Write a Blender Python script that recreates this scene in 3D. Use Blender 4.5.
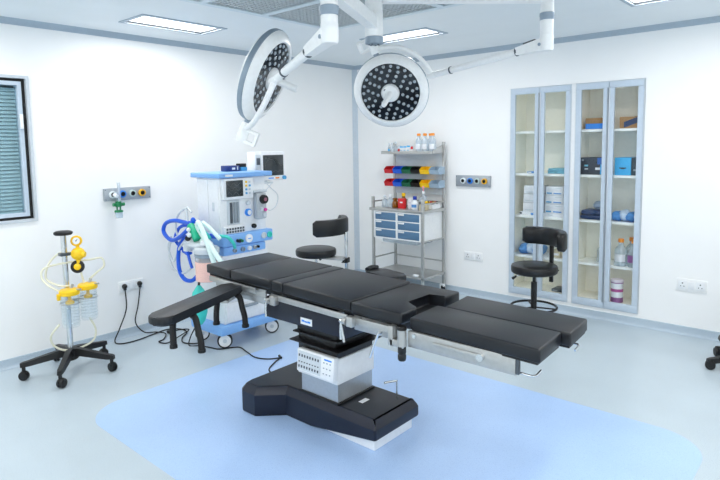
import bpy, bmesh, math, random
from mathutils import Vector, Matrix
random.seed(7)
scene = bpy.context.scene
COL = scene.collection
for o in list(bpy.data.objects): bpy.data.objects.remove(o)

# ------------------------------------------------------------------ camera
YAW, PITCH, ROLL = -0.721852, 0.098645, 0.014715
fw = Vector((math.cos(PITCH)*math.sin(YAW), math.cos(PITCH)*math.cos(YAW), -math.sin(PITCH)))
rt = Vector((math.cos(YAW), -math.sin(YAW), 0)); dw = fw.cross(rt)
r2 = rt*math.cos(ROLL)+dw*math.sin(ROLL); d2 = dw*math.cos(ROLL)-rt*math.sin(ROLL)
cam_data = bpy.data.cameras.new('camera'); cam = bpy.data.objects.new('camera', cam_data); COL.objects.link(cam)
M = Matrix((r2, -d2, -fw)).transposed().to_4x4(); M.translation = Vector((0, 0, 1.6)); cam.matrix_world = M
cam_data.sensor_width = 36; cam_data.lens = 36*571.65/720; cam_data.shift_y = -(240-201.95)/720
cam_data.clip_start = 0.02; cam_data.clip_end = 60
scene.camera = cam

# ------------------------------------------------------------------ world, exposure
world = bpy.data.worlds.new('world'); scene.world = world; world.use_nodes = True
bg = world.node_tree.nodes['Background']; bg.inputs[0].default_value = (0.62, 0.72, 0.80, 1); bg.inputs[1].default_value = 0.35
vs = scene.view_settings
vs.view_transform = 'Standard'; vs.look = 'None'; vs.gamma = 1; vs.exposure = 0.0; vs.use_curve_mapping = False
scene.cycles.max_bounces = 20; scene.cycles.diffuse_bounces = 14; scene.cycles.transparent_max_bounces = 24
LAMP_W = 12.1          # watts of each ceiling panel
LAMP_COL = (1.0, 0.965, 0.93)

# room: wall_left at XL, wall_back at YB
XL, YB, ZC = -4.651, 5.214, 2.542
XR, YF = 1.6, -1.6

# ------------------------------------------------------------------ materials
def lin(c):
    c = c/255.0
    return c/12.92 if c <= 0.04045 else ((c+0.055)/1.055)**2.4
def rgb(r, g, b): return (lin(r), lin(g), lin(b), 1)
def mat(name, col, rough=0.5, metal=0.0, noise=0.03, nscale=40, bump=0.0, bscale=200, coat=0.0, spec=0.5, emit=None, estr=0):
    m = bpy.data.materials.new(name); m.use_nodes = True
    nt = m.node_tree; b = nt.nodes['Principled BSDF']
    b.inputs['Roughness'].default_value = rough; b.inputs['Metallic'].default_value = metal
    b.inputs['Coat Weight'].default_value = coat; b.inputs['Specular IOR Level'].default_value = spec
    c = rgb(*col)
    tc = nt.nodes.new('ShaderNodeTexCoord')
    n = nt.nodes.new('ShaderNodeTexNoise'); n.inputs['Scale'].default_value = nscale; n.inputs['Detail'].default_value = 4
    nt.links.new(tc.outputs['Object'], n.inputs['Vector'])
    r = nt.nodes.new('ShaderNodeValToRGB')
    r.color_ramp.elements[0].position = 0.3; r.color_ramp.elements[1].position = 0.7
    r.color_ramp.elements[0].color = tuple(x*(1-noise) for x in c[:3])+(1,)
    r.color_ramp.elements[1].color = tuple(min(1, x*(1+noise)) for x in c[:3])+(1,)
    nt.links.new(n.outputs['Fac'], r.inputs['Fac']); nt.links.new(r.outputs['Color'], b.inputs['Base Color'])
    if bump:
        n2 = nt.nodes.new('ShaderNodeTexNoise'); n2.inputs['Scale'].default_value = bscale
        nt.links.new(tc.outputs['Object'], n2.inputs['Vector'])
        bp = nt.nodes.new('ShaderNodeBump'); bp.inputs['Strength'].default_value = bump; bp.inputs['Distance'].default_value = 0.002
        nt.links.new(n2.outputs['Fac'], bp.inputs['Height']); nt.links.new(bp.outputs['Normal'], b.inputs['Normal'])
    if emit:
        b.inputs['Emission Color'].default_value = rgb(*emit); b.inputs['Emission Strength'].default_value = estr
    return m
def speckle(name, base, dark, light, rough, scale=220):
    m = bpy.data.materials.new(name); m.use_nodes = True
    nt = m.node_tree; b = nt.nodes['Principled BSDF']; b.inputs['Roughness'].default_value = rough
    tc = nt.nodes.new('ShaderNodeTexCoord')
    n = nt.nodes.new('ShaderNodeTexNoise'); n.inputs['Scale'].default_value = scale; n.inputs['Detail'].default_value = 2
    nt.links.new(tc.outputs['Object'], n.inputs['Vector'])
    r = nt.nodes.new('ShaderNodeValToRGB'); e = r.color_ramp.elements
    e[0].position = 0.33; e[0].color = rgb(*dark); e[1].position = 0.70; e[1].color = rgb(*light)
    for p in (0.38, 0.62):
        k = e.new(p); k.color = rgb(*base)
    nt.links.new(n.outputs['Fac'], r.inputs['Fac'])
    n3 = nt.nodes.new('ShaderNodeTexNoise'); n3.inputs['Scale'].default_value = 2.5; n3.inputs['Detail'].default_value = 3
    nt.links.new(tc.outputs['Object'], n3.inputs['Vector'])
    mr = nt.nodes.new('ShaderNodeMapRange'); mr.inputs['From Min'].default_value = 0.3; mr.inputs['From Max'].default_value = 0.7
    mr.inputs['To Min'].default_value = 0.96; mr.inputs['To Max'].default_value = 1.03
    nt.links.new(n3.outputs['Fac'], mr.inputs['Value'])
    mx = nt.nodes.new('ShaderNodeVectorMath'); mx.operation = 'SCALE'
    nt.links.new(r.outputs['Color'], mx.inputs[0]); nt.links.new(mr.outputs['Result'], mx.inputs['Scale'])
    nt.links.new(mx.outputs['Vector'], b.inputs['Base Color'])
    mr2 = nt.nodes.new('ShaderNodeMapRange'); mr2.inputs['To Min'].default_value = rough-0.05; mr2.inputs['To Max'].default_value = rough+0.06
    nt.links.new(n3.outputs['Fac'], mr2.inputs['Value']); nt.links.new(mr2.outputs['Result'], b.inputs['Roughness'])
    return m
def clear(name, tint=(255, 255, 255), gloss=0.08, rough=0.03, solid=0.0, solid_col=(230, 240, 245)):
    """see-through sheet or vessel: transparent, a share of gloss, a share of milky body"""
    m = bpy.data.materials.new(name); m.use_nodes = True
    nt = m.node_tree; nt.nodes.clear()
    out = nt.nodes.new('ShaderNodeOutputMaterial')
    t = nt.nodes.new('ShaderNodeBsdfTransparent'); t.inputs[0].default_value = rgb(*tint)
    g = nt.nodes.new('ShaderNodeBsdfGlossy'); g.inputs['Roughness'].default_value = rough; g.inputs[0].default_value = (1, 1, 1, 1)
    d = nt.nodes.new('ShaderNodeBsdfPrincipled'); d.inputs['Base Color'].default_value = rgb(*solid_col); d.inputs['Roughness'].default_value = 0.3
    fr = nt.nodes.new('ShaderNodeLayerWeight'); fr.inputs[0].default_value = 0.5
    pw = nt.nodes.new('ShaderNodeMath'); pw.operation = 'POWER'; pw.inputs[1].default_value = 4.0; nt.links.new(fr.outputs['Facing'], pw.inputs[0])
    mu = nt.nodes.new('ShaderNodeMath'); mu.operation = 'MULTIPLY_ADD'; mu.inputs[1].default_value = 0.5; mu.inputs[2].default_value = gloss*0.3
    nt.links.new(pw.outputs[0], mu.inputs[0])
    a = nt.nodes.new('ShaderNodeMixShader'); a.inputs[0].default_value = solid
    nt.links.new(t.outputs[0], a.inputs[1]); nt.links.new(d.outputs[0], a.inputs[2])
    c = nt.nodes.new('ShaderNodeMixShader'); nt.links.new(mu.outputs[0], c.inputs[0])
    nt.links.new(a.outputs[0], c.inputs[1]); nt.links.new(g.outputs[0], c.inputs[2])
    nt.links.new(c.outputs[0], out.inputs[0])
    return m

m_wall = mat('wall_paint', (247, 247, 246), 0.45, noise=0.012, nscale=3)
m_ceil = mat('ceiling_paint', (233, 238, 240), 0.6, noise=0.015, nscale=3)
m_cove = mat('cove_trim', (170, 184, 196), 0.5)
m_corner = mat('corner_trim', (200, 211, 221), 0.45)
m_floor = speckle('floor_vinyl', (188, 201, 209), (154, 170, 182), (204, 216, 222), 0.30)
m_inlay = speckle('inlay_vinyl', (176, 204, 242), (154, 184, 228), (190, 214, 246), 0.30)
m_skirt = speckle('skirting_vinyl', (182, 197, 209), (134, 152, 172), (202, 214, 224), 0.4, 260)
m_alu = mat('aluminium_frame', (194, 207, 220), 0.4, 0.0)
m_alul = mat('aluminium_bright', (206, 213, 220), 0.35, 0.2)
m_steel = mat('stainless_steel', (188, 188, 186), 0.32, 0.8, noise=0.05, nscale=60)
m_chrome = mat('chrome', (215, 218, 220), 0.15, 0.95)
m_brush = mat('brushed_column', (186, 190, 193), 0.38, 0.75, noise=0.04, nscale=80)
m_black = mat('black_vinyl', (13, 17, 24), 0.40, noise=0.05, bump=0.08, bscale=500)
m_blackp = mat('black_plastic', (11, 12, 14), 0.45)
m_rubber = mat('black_rubber', (11, 12, 14), 0.6)
m_seam = mat('black_underplate', (10, 12, 15), 0.5)
m_navy = mat('navy_shell', (11, 18, 38), 0.36, noise=0.05)
m_baseTop = mat('navy_base_cover', (24, 29, 38), 0.4, noise=0.05)
m_white = mat('white_enamel', (240, 241, 241), 0.3)
m_whitep = mat('white_plastic', (236, 238, 240), 0.4)
m_lampw = mat('lamp_white', (249, 249, 248), 0.28)
m_grey = mat('grey_plastic', (150, 160, 168), 0.4)
m_greyl = mat('light_grey_plastic', (205, 212, 217), 0.4)
m_greyd = mat('dark_grey_plastic', (72, 80, 88), 0.4)
m_collar = mat('collar_grey', (145, 160, 174), 0.35, 0.3)
m_panel = mat('gas_panel_metal', (172, 179, 186), 0.4, 0.5)
m_screen = mat('dark_screen', (54, 59, 62), 0.12, noise=0.15, nscale=18)
m_trace = mat('screen_trace', (84, 92, 94), 0.3)
m_blue = mat('machine_blue', (132, 182, 238), 0.4)
m_hoseb = mat('blue_hose', (0, 88, 212), 0.35)
m_teal = mat('teal_rubber', (62, 208, 196), 0.4)
m_mint = mat('mint_hose', (220, 240, 236), 0.35)
m_hosew = mat('white_hose', (205, 211, 214), 0.35)
m_green = mat('green_plastic', (20, 122, 74), 0.4)
m_yellow = mat('yellow_plastic', (250, 204, 20), 0.4)
m_red = mat('red_plastic', (206, 26, 34), 0.4)
m_bblue = mat('bin_blue', (22, 92, 214), 0.4)
m_bgreen = mat('bin_green', (16, 100, 66), 0.4)
m_bgrey = mat('bin_grey', (160, 182, 200), 0.4)
m_drawer = mat('drawer_blue', (84, 120, 152), 0.4)
m_orange = mat('orange_cap', (246, 150, 46), 0.4)
m_pinkl = mat('soda_lime_pink', (246, 200, 188), 0.6, noise=0.08, nscale=150)
m_pink = mat('pink_plastic', (220, 60, 160), 0.4)
m_tubing = mat('cream_tubing', (232, 228, 205), 0.3)
m_cab = mat('cabinet_inside', (248, 245, 234), 0.5)
m_shelf = mat('cabinet_shelf', (246, 247, 244), 0.45)
m_glass = clear('cabinet_glass', (253, 254, 254), 0.05)
m_wglass = clear('window_glass', (240, 248, 250), 0.06)
m_jar = clear('jar_clear', (250, 252, 253), 0.1, solid=0.05)
m_bottle = clear('bottle_clear', (234, 242, 247), 0.1, solid=0.30, solid_col=(236, 242, 247))
m_amber = mat('amber_glass', (128, 76, 14), 0.15, noise=0.1)
m_slat = mat('blind_slat', (178, 194, 198), 0.45)
m_card = mat('cardboard', (168, 128, 82), 0.75, noise=0.08)
m_boxw = mat('carton_white', (232, 234, 238), 0.55)
m_boxb = mat('print_blue', (70, 160, 210), 0.5)
m_boxsky = mat('carton_cyan', (58, 176, 232), 0.45)
m_boxdark = mat('carton_dark', (34, 46, 62), 0.45)
m_boxnavy = mat('pack_navy', (30, 58, 104), 0.5)
m_pack = mat('pack_blue', (84, 146, 210), 0.55, noise=0.25, nscale=25)
m_packt = mat('pack_teal', (118, 186, 208), 0.55, noise=0.2, nscale=25)
m_purple = mat('tub_purple', (148, 96, 150), 0.45)
m_bluep = mat('print_bright_blue', (40, 140, 236), 0.4)
m_diff = mat('lamp_diffuser', (255, 255, 255), 0.5, emit=(246, 251, 255), estr=2.0)
m_led = mat('led_lens', (196, 204, 210), 0.12, 0.6)
m_lens = mat('lamp_lens_plate', (26, 32, 40), 0.12, noise=0.3, nscale=9)
m_grid = mat('grille_metal', (196, 203, 206), 0.5, 0.2)
m_gback = mat('grille_back', (96, 106, 110), 0.7)
m_gframe = mat('grille_frame', (214, 226, 232), 0.5)
m_copper = mat('beige_pack', (206, 194, 164), 0.6)

# ------------------------------------------------------------------ mesh builder
def cr(points, sub=6):
    """smooth path through points"""
    P = [Vector(p) for p in points]
    if len(P) < 3 or sub < 2: return P
    out = []
    for i in range(len(P)-1):
        p0 = P[i-1] if i > 0 else P[i]*2-P[i+1]; p1 = P[i]; p2 = P[i+1]; p3 = P[i+2] if i+2 < len(P) else P[i+1]*2-P[i]
        for k in range(sub):
            t = k/sub
            out.append(0.5*((2*p1)+(p2-p0)*t+(2*p0-5*p1+4*p2-p3)*t*t+(3*p1-p0-3*p2+p3)*t**3))
    out.append(P[-1]); return out
def basis(d):
    d = Vector(d).normalized(); u = d.cross(Vector((0, 0, 1)))
    if u.length < 1e-4: u = Vector((1, 0, 0))
    u.normalize(); return u, d.cross(u).normalized(), d
class MB:
    def __init__(s): s.v = []; s.f = []
    def add(s, vs_, fs): 
        n = len(s.v); s.v += [Vector(v) for v in vs_]; s.f += [tuple(i+n for i in f) for f in fs]; return s
    def bm(s, b, Mx=None):
        b.verts.ensure_lookup_table(); b.verts.index_update()
        s.add([(Mx @ v.co) if Mx else v.co for v in b.verts], [[v.index for v in f.verts] for f in b.faces]); b.free(); return s
    def box(s, x0, x1, y0, y1, z0, z1):
        return s.add([(x0, y0, z0), (x1, y0, z0), (x1, y1, z0), (x0, y1, z0), (x0, y0, z1), (x1, y0, z1), (x1, y1, z1), (x0, y1, z1)],
                     [(0, 3, 2, 1), (4, 5, 6, 7), (0, 1, 5, 4), (1, 2, 6, 5), (2, 3, 7, 6), (3, 0, 4, 7)])
    def rbox(s, x0, x1, y0, y1, z0, z1, r=0.005, seg=2, Mx=None):
        b = bmesh.new(); bmesh.ops.create_cube(b, size=1)
        for v in b.verts: v.co = Vector(((x0+x1)/2+v.co.x*(x1-x0), (y0+y1)/2+v.co.y*(y1-y0), (z0+z1)/2+v.co.z*(z1-z0)))
        r = min(r, 0.49*min(abs(x1-x0), abs(y1-y0), abs(z1-z0)))
        bmesh.ops.bevel(b, geom=list(b.edges), offset=r, segments=seg, profile=0.5, affect='EDGES')
        return s.bm(b, Mx)
    def cyl(s, p0, p1, r0, r1=None, n=16, caps=True):
        r1 = r0 if r1 is None else r1; p0 = Vector(p0); p1 = Vector(p1); u, w, d = basis(p1-p0)
        vs_ = []
        for p, r in ((p0, r0), (p1, r1)):
            for i in range(n):
                a = 2*math.pi*i/n; vs_.append(p+(u*math.cos(a)+w*math.sin(a))*r)
        fs = [(i, (i+1) % n, n+(i+1) % n, n+i) for i in range(n)]
        if caps: fs += [tuple(range(n-1, -1, -1)), tuple(range(n, 2*n))]
        return s.add(vs_, fs)
    def tube(s, pts, r, n=8, sub=6):
        P = cr(pts, sub); u = None; vs_ = []
        for i, p in enumerate(P):
            d = (P[min(i+1, len(P)-1)]-P[max(i-1, 0)]).normalized()
            if u is None: u = basis(d)[0]
            u = (u-d*u.dot(d)); u = u.normalized() if u.length > 1e-6 else basis(d)[0]
            w = d.cross(u); rr = r(i/(len(P)-1)) if callable(r) else r
            vs_ += [p+(u*math.cos(2*math.pi*k/n)+w*math.sin(2*math.pi*k/n))*rr for k in range(n)]
        fs = []
        for i in range(len(P)-1):
            for k in range(n): fs.append((i*n+k, i*n+(k+1) % n, (i+1)*n+(k+1) % n, (i+1)*n+k))
        L = (len(P)-1)*n
        fs += [tuple(range(n-1, -1, -1)), tuple(range(L, L+n))]
        return s.add(vs_, fs)
    def lathe(s, prof, o=(0, 0, 0), axis=(0, 0, 1), n=24, cap=True):
        u, w, d = basis(axis); o = Vector(o); vs_ = []; fs = []
        for r, h in prof:
            vs_ += [o+d*h+(u*math.cos(2*math.pi*k/n)+w*math.sin(2*math.pi*k/n))*max(r, 1e-5) for k in range(n)]
        for i in range(len(prof)-1):
            for k in range(n): fs.append((i*n+k, i*n+(k+1) % n, (i+1)*n+(k+1) % n, (i+1)*n+k))
        if cap: fs += [tuple(range(n-1, -1, -1)), tuple(range((len(prof)-1)*n, len(prof)*n))]
        else: fs += [((len(prof)-1)*n+k, (len(prof)-1)*n+(k+1) % n, (k+1) % n, k) for k in range(n)]
        return s.add(vs_, fs)
    def prism(s, poly, a0, a1, ax='z'):
        m = {'z': lambda p, h: (p[0], p[1], h), 'x': lambda p, h: (h, p[0], p[1]), 'y': lambda p, h: (p[0], h, p[1])}[ax]
        n = len(poly)
        return s.add([m(p, a0) for p in poly]+[m(p, a1) for p in poly],
                     [tuple(range(n-1, -1, -1)), tuple(range(n, 2*n))]+[(i, (i+1) % n, n+(i+1) % n, n+i) for i in range(n)])
    def pad(s, poly, z0, z1, r=0.012, seg=3):
        b = bmesh.new(); lo = [b.verts.new((p[0], p[1], z0)) for p in poly]; hi = [b.verts.new((p[0], p[1], z1)) for p in poly]
        n = len(poly); b.faces.new(lo[::-1]); b.faces.new(hi)
        for i in range(n): b.faces.new((lo[i], lo[(i+1) % n], hi[(i+1) % n], hi[i]))
        bmesh.ops.bevel(b, geom=list(b.edges), offset=r, segments=seg, profile=0.5, affect='EDGES'); return s.bm(b)
    def loft(s, rings, cap=True):
        n = len(rings[0]); vs_ = [p for r in rings for p in r]; fs = []
        for i in range(len(rings)-1):
            for k in range(n): fs.append((i*n+k, i*n+(k+1) % n, (i+1)*n+(k+1) % n, (i+1)*n+k))
        if cap: fs += [tuple(range(n-1, -1, -1)), tuple(range((len(rings)-1)*n, len(rings)*n))]
        return s.add(vs_, fs)
    def beam(s, p0, p1, w, h, w1=None, h1=None):
        p0 = Vector(p0); p1 = Vector(p1); d = (p1-p0).normalized(); u = d.cross(Vector((0, 0, 1)))
        u = u.normalized() if u.length > 1e-4 else Vector((1, 0, 0)); k = u.cross(d)
        w1 = w1 or w; h1 = h1 or h
        q = [p+u*(a*ww/2)+k*(b*hh/2) for p, ww, hh in ((p0, w, h), (p1, w1, h1)) for a, b in ((-1, -1), (1, -1), (1, 1), (-1, 1))]
        return s.add(q, [(0, 1, 2, 3), (7, 6, 5, 4), (0, 4, 5, 1), (1, 5, 6, 2), (2, 6, 7, 3), (3, 7, 4, 0)])
    def ell(s, c, rx, ry, rz, n=16, m=10):
        prof = [(math.sin(math.pi*i/m), -math.cos(math.pi*i/m)) for i in range(m+1)]; k = len(s.v)
        s.lathe(prof, n=n)
        for v in s.v[k:]: v.x = v.x*rx+c[0]; v.y = v.y*ry+c[1]; v.z = v.z*rz+c[2]
        return s
    def xf(s, Mx, k=0):
        for i in range(k, len(s.v)): s.v[i] = Mx @ s.v[i]
        return s
def rootof(o):
    while o.parent: o = o.parent
    return o
def obj(name, mb, m, parent=None, origin=None, sharp=35, kind=None):
    off = Vector(origin) if origin else (Vector(rootof(parent).location) if parent else Vector((0, 0, 0)))
    me = bpy.data.meshes.new(name); me.from_pydata([tuple(v-off) for v in mb.v], [], mb.f); me.update()
    b = bmesh.new(); b.from_mesh(me); bmesh.ops.recalc_face_normals(b, faces=b.faces); b.to_mesh(me); b.free()
    for p in me.polygons: p.use_smooth = True
    me.set_sharp_from_angle(angle=math.radians(sharp)); me.materials.append(m)
    o = bpy.data.objects.new(name, me); COL.objects.link(o)
    if parent: o.parent = parent
    elif origin: o.location = off
    if kind: o['kind'] = kind
    return o
def tag(o, label, cat, group=None):
    o['label'] = label; o['category'] = cat
    if group: o['group'] = group
    return o
def thing(name, label, cat, loc=(0, 0, 0), group=None):
    o = bpy.data.objects.new(name, None); o.empty_display_size = 0.1; COL.objects.link(o); o.location = loc
    return tag(o, label, cat, group)
def struct(name, mb, m, **k):
    o = obj(name, mb, m, **k); o['kind'] = 'structure'; return o
def dup(root, loc, rz=0.0, label=None):
    r = root.copy(); COL.objects.link(r); r.location = loc; r.rotation_euler = (0, 0, rz)
    if label: r['label'] = label
    for ch in list(root.children):
        c = ch.copy(); COL.objects.link(c); c.parent = r
        for g in list(ch.children):
            d = g.copy(); COL.objects.link(d); d.parent = c
    return r
def share(o, name, parent, loc):
    c = bpy.data.objects.new(name, o.data); COL.objects.link(c); c.parent = parent; c.location = loc; return c
def rrect(x0, x1, y0, y1, r, n=10):
    out = []
    for cx, cy, a in ((x1-r, y0+r, -90), (x1-r, y1-r, 0), (x0+r, y1-r, 90), (x0+r, y0+r, 180)):
        for i in range(n+1):
            t = math.radians(a+90*i/n); out.append((cx+r*math.cos(t), cy+r*math.sin(t)))
    return out

# ------------------------------------------------------------------ setting
def slab(u0, u1, v0, v1, holes, put):
    us = sorted({u0, u1}|{h[0] for h in holes}|{h[1] for h in holes}); ws = sorted({v0, v1}|{h[2] for h in holes}|{h[3] for h in holes})
    for a, b in zip(us, us[1:]):
        for c, d in zip(ws, ws[1:]):
            if any(h[0] <= (a+b)/2 <= h[1] and h[2] <= (c+d)/2 <= h[3] for h in holes): continue
            put(a, b, c, d)
floor = struct('floor', MB().box(XL-.15, XR+.15, YF-.15, YB+.45, -.06, 0), m_floor)
inl = obj('floor_inlay', MB().prism(rrect(-3.50, -0.525, 1.37, 3.40, 0.26, 14), 0.0, 0.0015), m_inlay, floor)
inl['label'] = 'bright blue rounded vinyl area'
# ceiling panels (x0,x1,y0,y1): three in view, five complete the ring round the grille, four are added fill
LIGHTS = [(-4.215, -3.855, 2.10, 2.815), (-3.425, -2.71, 3.915, 4.245), (-1.275, -0.56, 4.03, 4.35),
          (-4.215, -3.855, 0.35, 1.065), (-0.60, -0.24, 2.10, 2.815), (-0.60, -0.24, 0.35, 1.065),
          (-3.425, -2.71, -0.35, -0.02), (-1.275, -0.56, -0.75, -0.42),
          (0.62, 0.98, 3.55, 4.265), (0.62, 0.98, 1.60, 2.315), (0.62, 0.98, -0.45, 0.265), (-2.35, -1.635, -1.15, -0.82)]  # this row: unseen panels added to brighten camera-facing sides and even out the walls
GR = (-3.32, -1.14, 1.16, 3.45)
mb = MB(); slab(XL-.15, XR+.15, YF-.15, YB+.45, [(a+.02, b-.02, c+.02, d-.02) for a, b, c, d in LIGHTS]+[(GR[0]+.03, GR[1]-.03, GR[2]+.03, GR[3]-.03)],
                lambda a, b, c, d: mb.box(a, b, c, d, ZC, ZC+.06))
ceiling = struct('ceiling', mb, m_ceil)
# walls
WIN = (0.55, 1.605, 1.071, 2.141)
mb = MB(); slab(YF-.15, YB+.45, 0, ZC, [WIN], lambda a, b, c, d: mb.box(XL-.15, XL, a, b, c, d)); struct('wall_left', mb, m_wall)
NICHE = (-2.612, -1.395, 0.106, 2.126)
mb = MB(); slab(XL, XR, 0, ZC, [NICHE], lambda a, b, c, d: mb.box(a, b, YB, YB+.40, c, d)); mb.box(NICHE[0], NICHE[1], YB+.335, YB+.40, 0.106, 2.126)
struct('wall_back', mb, m_wall)
struct('wall_right', MB().box(XR, XR+.15, YF, YB+.4, 0, ZC), m_wall)
struct('wall_front', MB().box(XL, XR+.15, YF-.15, YF, 0, ZC), m_wall)
def skirt(name, ax):
    prof = [(0, .001), (.028, .001), (.016, .006), (.009, .016), (.006, .03), (.006, .071), (.003, .074), (0, .074)]
    mb = MB()
    if ax == 'l': mb.prism([(XL+p, h) for p, h in prof], YF, YB, 'y')
    if ax == 'b': mb.prism([(YB-p, h) for p, h in prof], XL, XR, 'x')
    struct(name, mb, m_skirt)
skirt('baseboard_left', 'l'); skirt('baseboard_back', 'b')
cv = [(0, 0), (.042, 0), (.036, -.006), (.008, -.034), (.004, -.042), (0, -.042)]
struct('trim_1', MB().prism([(XL+p, ZC+h) for p, h in cv], YF, YB, 'y'), m_cove)
struct('trim_2', MB().prism([(YB-p, ZC+h) for p, h in cv], XL, XR, 'x'), m_cove)
struct('trim_3', MB().prism([(XL, YB), (XL+.046, YB), (XL+.046, YB-.004), (XL+.028, YB-.012), (XL+.012, YB-.028), (XL+.004, YB-.046), (XL, YB-.046)], .074, ZC-.04), m_corner)

# window in the left wall, blind behind the glass
w = thing('window_1', 'aluminium window with a closed slatted blind behind glass', 'window', (XL, 1.08, 1.071)); del w['category']; w['kind'] = 'structure'
y0, y1, z0, z1 = WIN
def ring(y0, y1, z0, z1, t, x0, x1):
    return MB().box(x0, x1, y0, y1, z0, z0+t).box(x0, x1, y0, y1, z1-t, z1).box(x0, x1, y0, y0+t, z0+t, z1-t).box(x0, x1, y1-t, y1, z0+t, z1-t)
obj('window_frame', ring(y0, y1, z0, z1, .020, XL-.10, XL+.012), m_alul, w)
obj('gasket', ring(y0+.020, y1-.020, z0+.020, z1-.020, .024, XL-.09, XL-.022), m_rubber, w)
sash = obj('sash', ring(y0+.044, y1-.044, z0+.040, z1-.040, .028, XL-.085, XL-.016), m_alu, w)
obj('handle', MB().rbox(XL-.012, XL+.006, y1-.072, y1-.050, 1.755, 1.865, .004), m_whitep, sash)
obj('pane', MB().box(XL-.050, XL-.044, y0+.072, y1-.072, z0+.066, z1-.066), m_wglass, w)
sl = None
for i in range(34):
    zz = z0+.075+i*.0272
    if sl is None:
        sl = obj('blind_slat', MB().prism([(XL-.074, zz+.013), (XL-.071, zz+.013), (XL-.058, zz-.013), (XL-.061, zz-.013)], y0+.074, y1-.074, 'y'), m_slat, w)
        sl.data.transform(Matrix.Translation((0, 0, 0)))
    else: share(sl, 'blind_slat', w, (0, 0, i*.0272))
obj('backing', MB().box(XL-.148, XL-.14, y0, y1, z0, z1), m_gback, w)

# ceiling light panels
def light_panel(x0, x1, y0, y1, label, group=None):
    t = thing('ceiling_light', label, 'ceiling light', ((x0+x1)/2, (y0+y1)/2, ZC), group)
    mb = MB()
    for a, b, c, d in ((x0, x1, y0, y0+.03), (x0, x1, y1-.03, y1), (x0, x0+.03, y0+.03, y1-.03), (x1-.03, x1, y0+.03, y1-.03)): mb.box(a, b, c, d, ZC-.007, ZC-.0005)
    obj('frame', mb, m_cove, t)
    mb = MB()
    for a, b, c, d in ((x0+.024, x1-.024, y0+.024, y0+.03), (x0+.024, x1-.024, y1-.03, y1-.024), (x0+.024, x0+.03, y0+.03, y1-.03), (x1-.03, x1-.024, y0+.03, y1-.03)): mb.box(a, b, c, d, ZC-.005, ZC+.02)
    obj('inner_lip', mb, m_greyd, t)
    obj('diffuser', MB().box(x0+.03, x1-.03, y0+.03, y1-.03, ZC+.010, ZC+.016), m_diff, t)
    ld = bpy.data.lights.new('panel_lamp', 'AREA'); ld.shape = 'RECTANGLE'; ld.size = x1-x0-.08; ld.size_y = y1-y0-.08; ld.energy = LAMP_W;  ld.color = LAMP_COL
    lo = bpy.data.objects.new('panel_lamp', ld); COL.objects.link(lo); lo.parent = t; lo.location = (0, 0, .004)
LL = ['recessed ceiling light above the blue-topped machine by the left wall', 'recessed ceiling light between the grille and the steel trolley wall',
      'recessed ceiling light in front of the glass-doored cabinets', 'recessed ceiling light just inside the blind-covered window',
      'recessed ceiling light beyond the foot end of the operating table', 'recessed ceiling light near the wall opposite the window',
      'recessed ceiling light by the wall opposite the trolley', 'recessed ceiling light by the wall opposite the cabinets',
      'added fill light in the ceiling by the cabinet-side end of the plain wall', 'added fill light in the ceiling halfway along the plain wall',
      'added fill light in the ceiling corner farthest from the trolley', 'added fill light in the ceiling midway along the wall opposite the trolley']
for i, L in enumerate(LIGHTS):
    light_panel(*L, LL[i], 'recessed ceiling lights')

# laminar-flow grille in the ceiling
g = thing('ceiling_grille', 'large perforated grey air diffuser in the ceiling above the operating table', 'ceiling grille', ((GR[0]+GR[1])/2, (GR[2]+GR[3])/2, ZC))
ysp = [1.16, 1.68, 2.197, 2.714, 3.45]; xsp = [-3.32, -2.23, -1.14]
mb = MB()
for y in ysp: 
    a = .05 if y in (1.16, 3.45) else .024
    mb.box(GR[0]-.0, GR[1], max(GR[2], y-a), min(GR[3], y+a), ZC-.008, ZC-.001)
for x in xsp:
    a = .05 if x in (-3.32, -1.14) else .024
    mb.box(max(GR[0], x-a), min(GR[1], x+a), GR[2], GR[3], ZC-.0085, ZC-.0015)
obj('grille_frame', mb, m_gframe, g)
for i in range(2):
    for j in range(4):
        x0, x1, y0, y1 = xsp[i], xsp[i+1], ysp[j], ysp[j+1]
        mb = MB(); n = int((x1-x0)/.036)
        for k in range(n): xx = x0+(k+.5)*(x1-x0)/n; mb.box(xx-.006, xx+.006, y0, y1, ZC+.0005, ZC+.012)
        n = int((y1-y0)/.036)
        for k in range(n): yy = y0+(k+.5)*(y1-y0)/n; mb.box(x0, x1, yy-.006, yy+.006, ZC+.001, ZC+.012)
        obj('grille_panel', mb, m_grid, g)
obj('grille_backing', MB().box(GR[0], GR[1], GR[2], GR[3], ZC+.03, ZC+.04), m_gback, g)

# ------------------------------------------------------------------ operating table
T = thing('operating_table', 'long black padded operating table on a navy pedestal in the room centre', 'operating table', (-2.25, 2.34, 0))
def tz(x): return .815+.0215*max(0, -1.58-x)
def inset(poly, d):
    n = len(poly); out = []
    for i in range(n):
        p = Vector(poly[i]); a = (p-Vector(poly[i-1])).normalized(); b = (Vector(poly[(i+1) % n])-p).normalized()
        na = Vector((-a.y, a.x)); nb = Vector((-b.y, b.x)); m = (na+nb)/(1+na.dot(nb)); out.append(p+m*d)
    return out
P = [(-2.795, 2.10), (-2.78, 2.040), (-2.755, 2.022), (-2.638, 2.022), (-2.505, 2.15), (-2.30, 2.15), (-1.822, 2.15), (-1.812, 2.16), (-1.812, 2.53), (-1.822, 2.54), (-2.30, 2.54), (-2.505, 2.54), (-2.638, 2.668), (-2.755, 2.668), (-2.78, 2.65), (-2.795, 2.59)]
def zlow(x): return .004 if x < -2.31 else .004+(x+2.31)/.498*.072
r0 = inset(P, .004); r1 = inset(P, .03)
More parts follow.
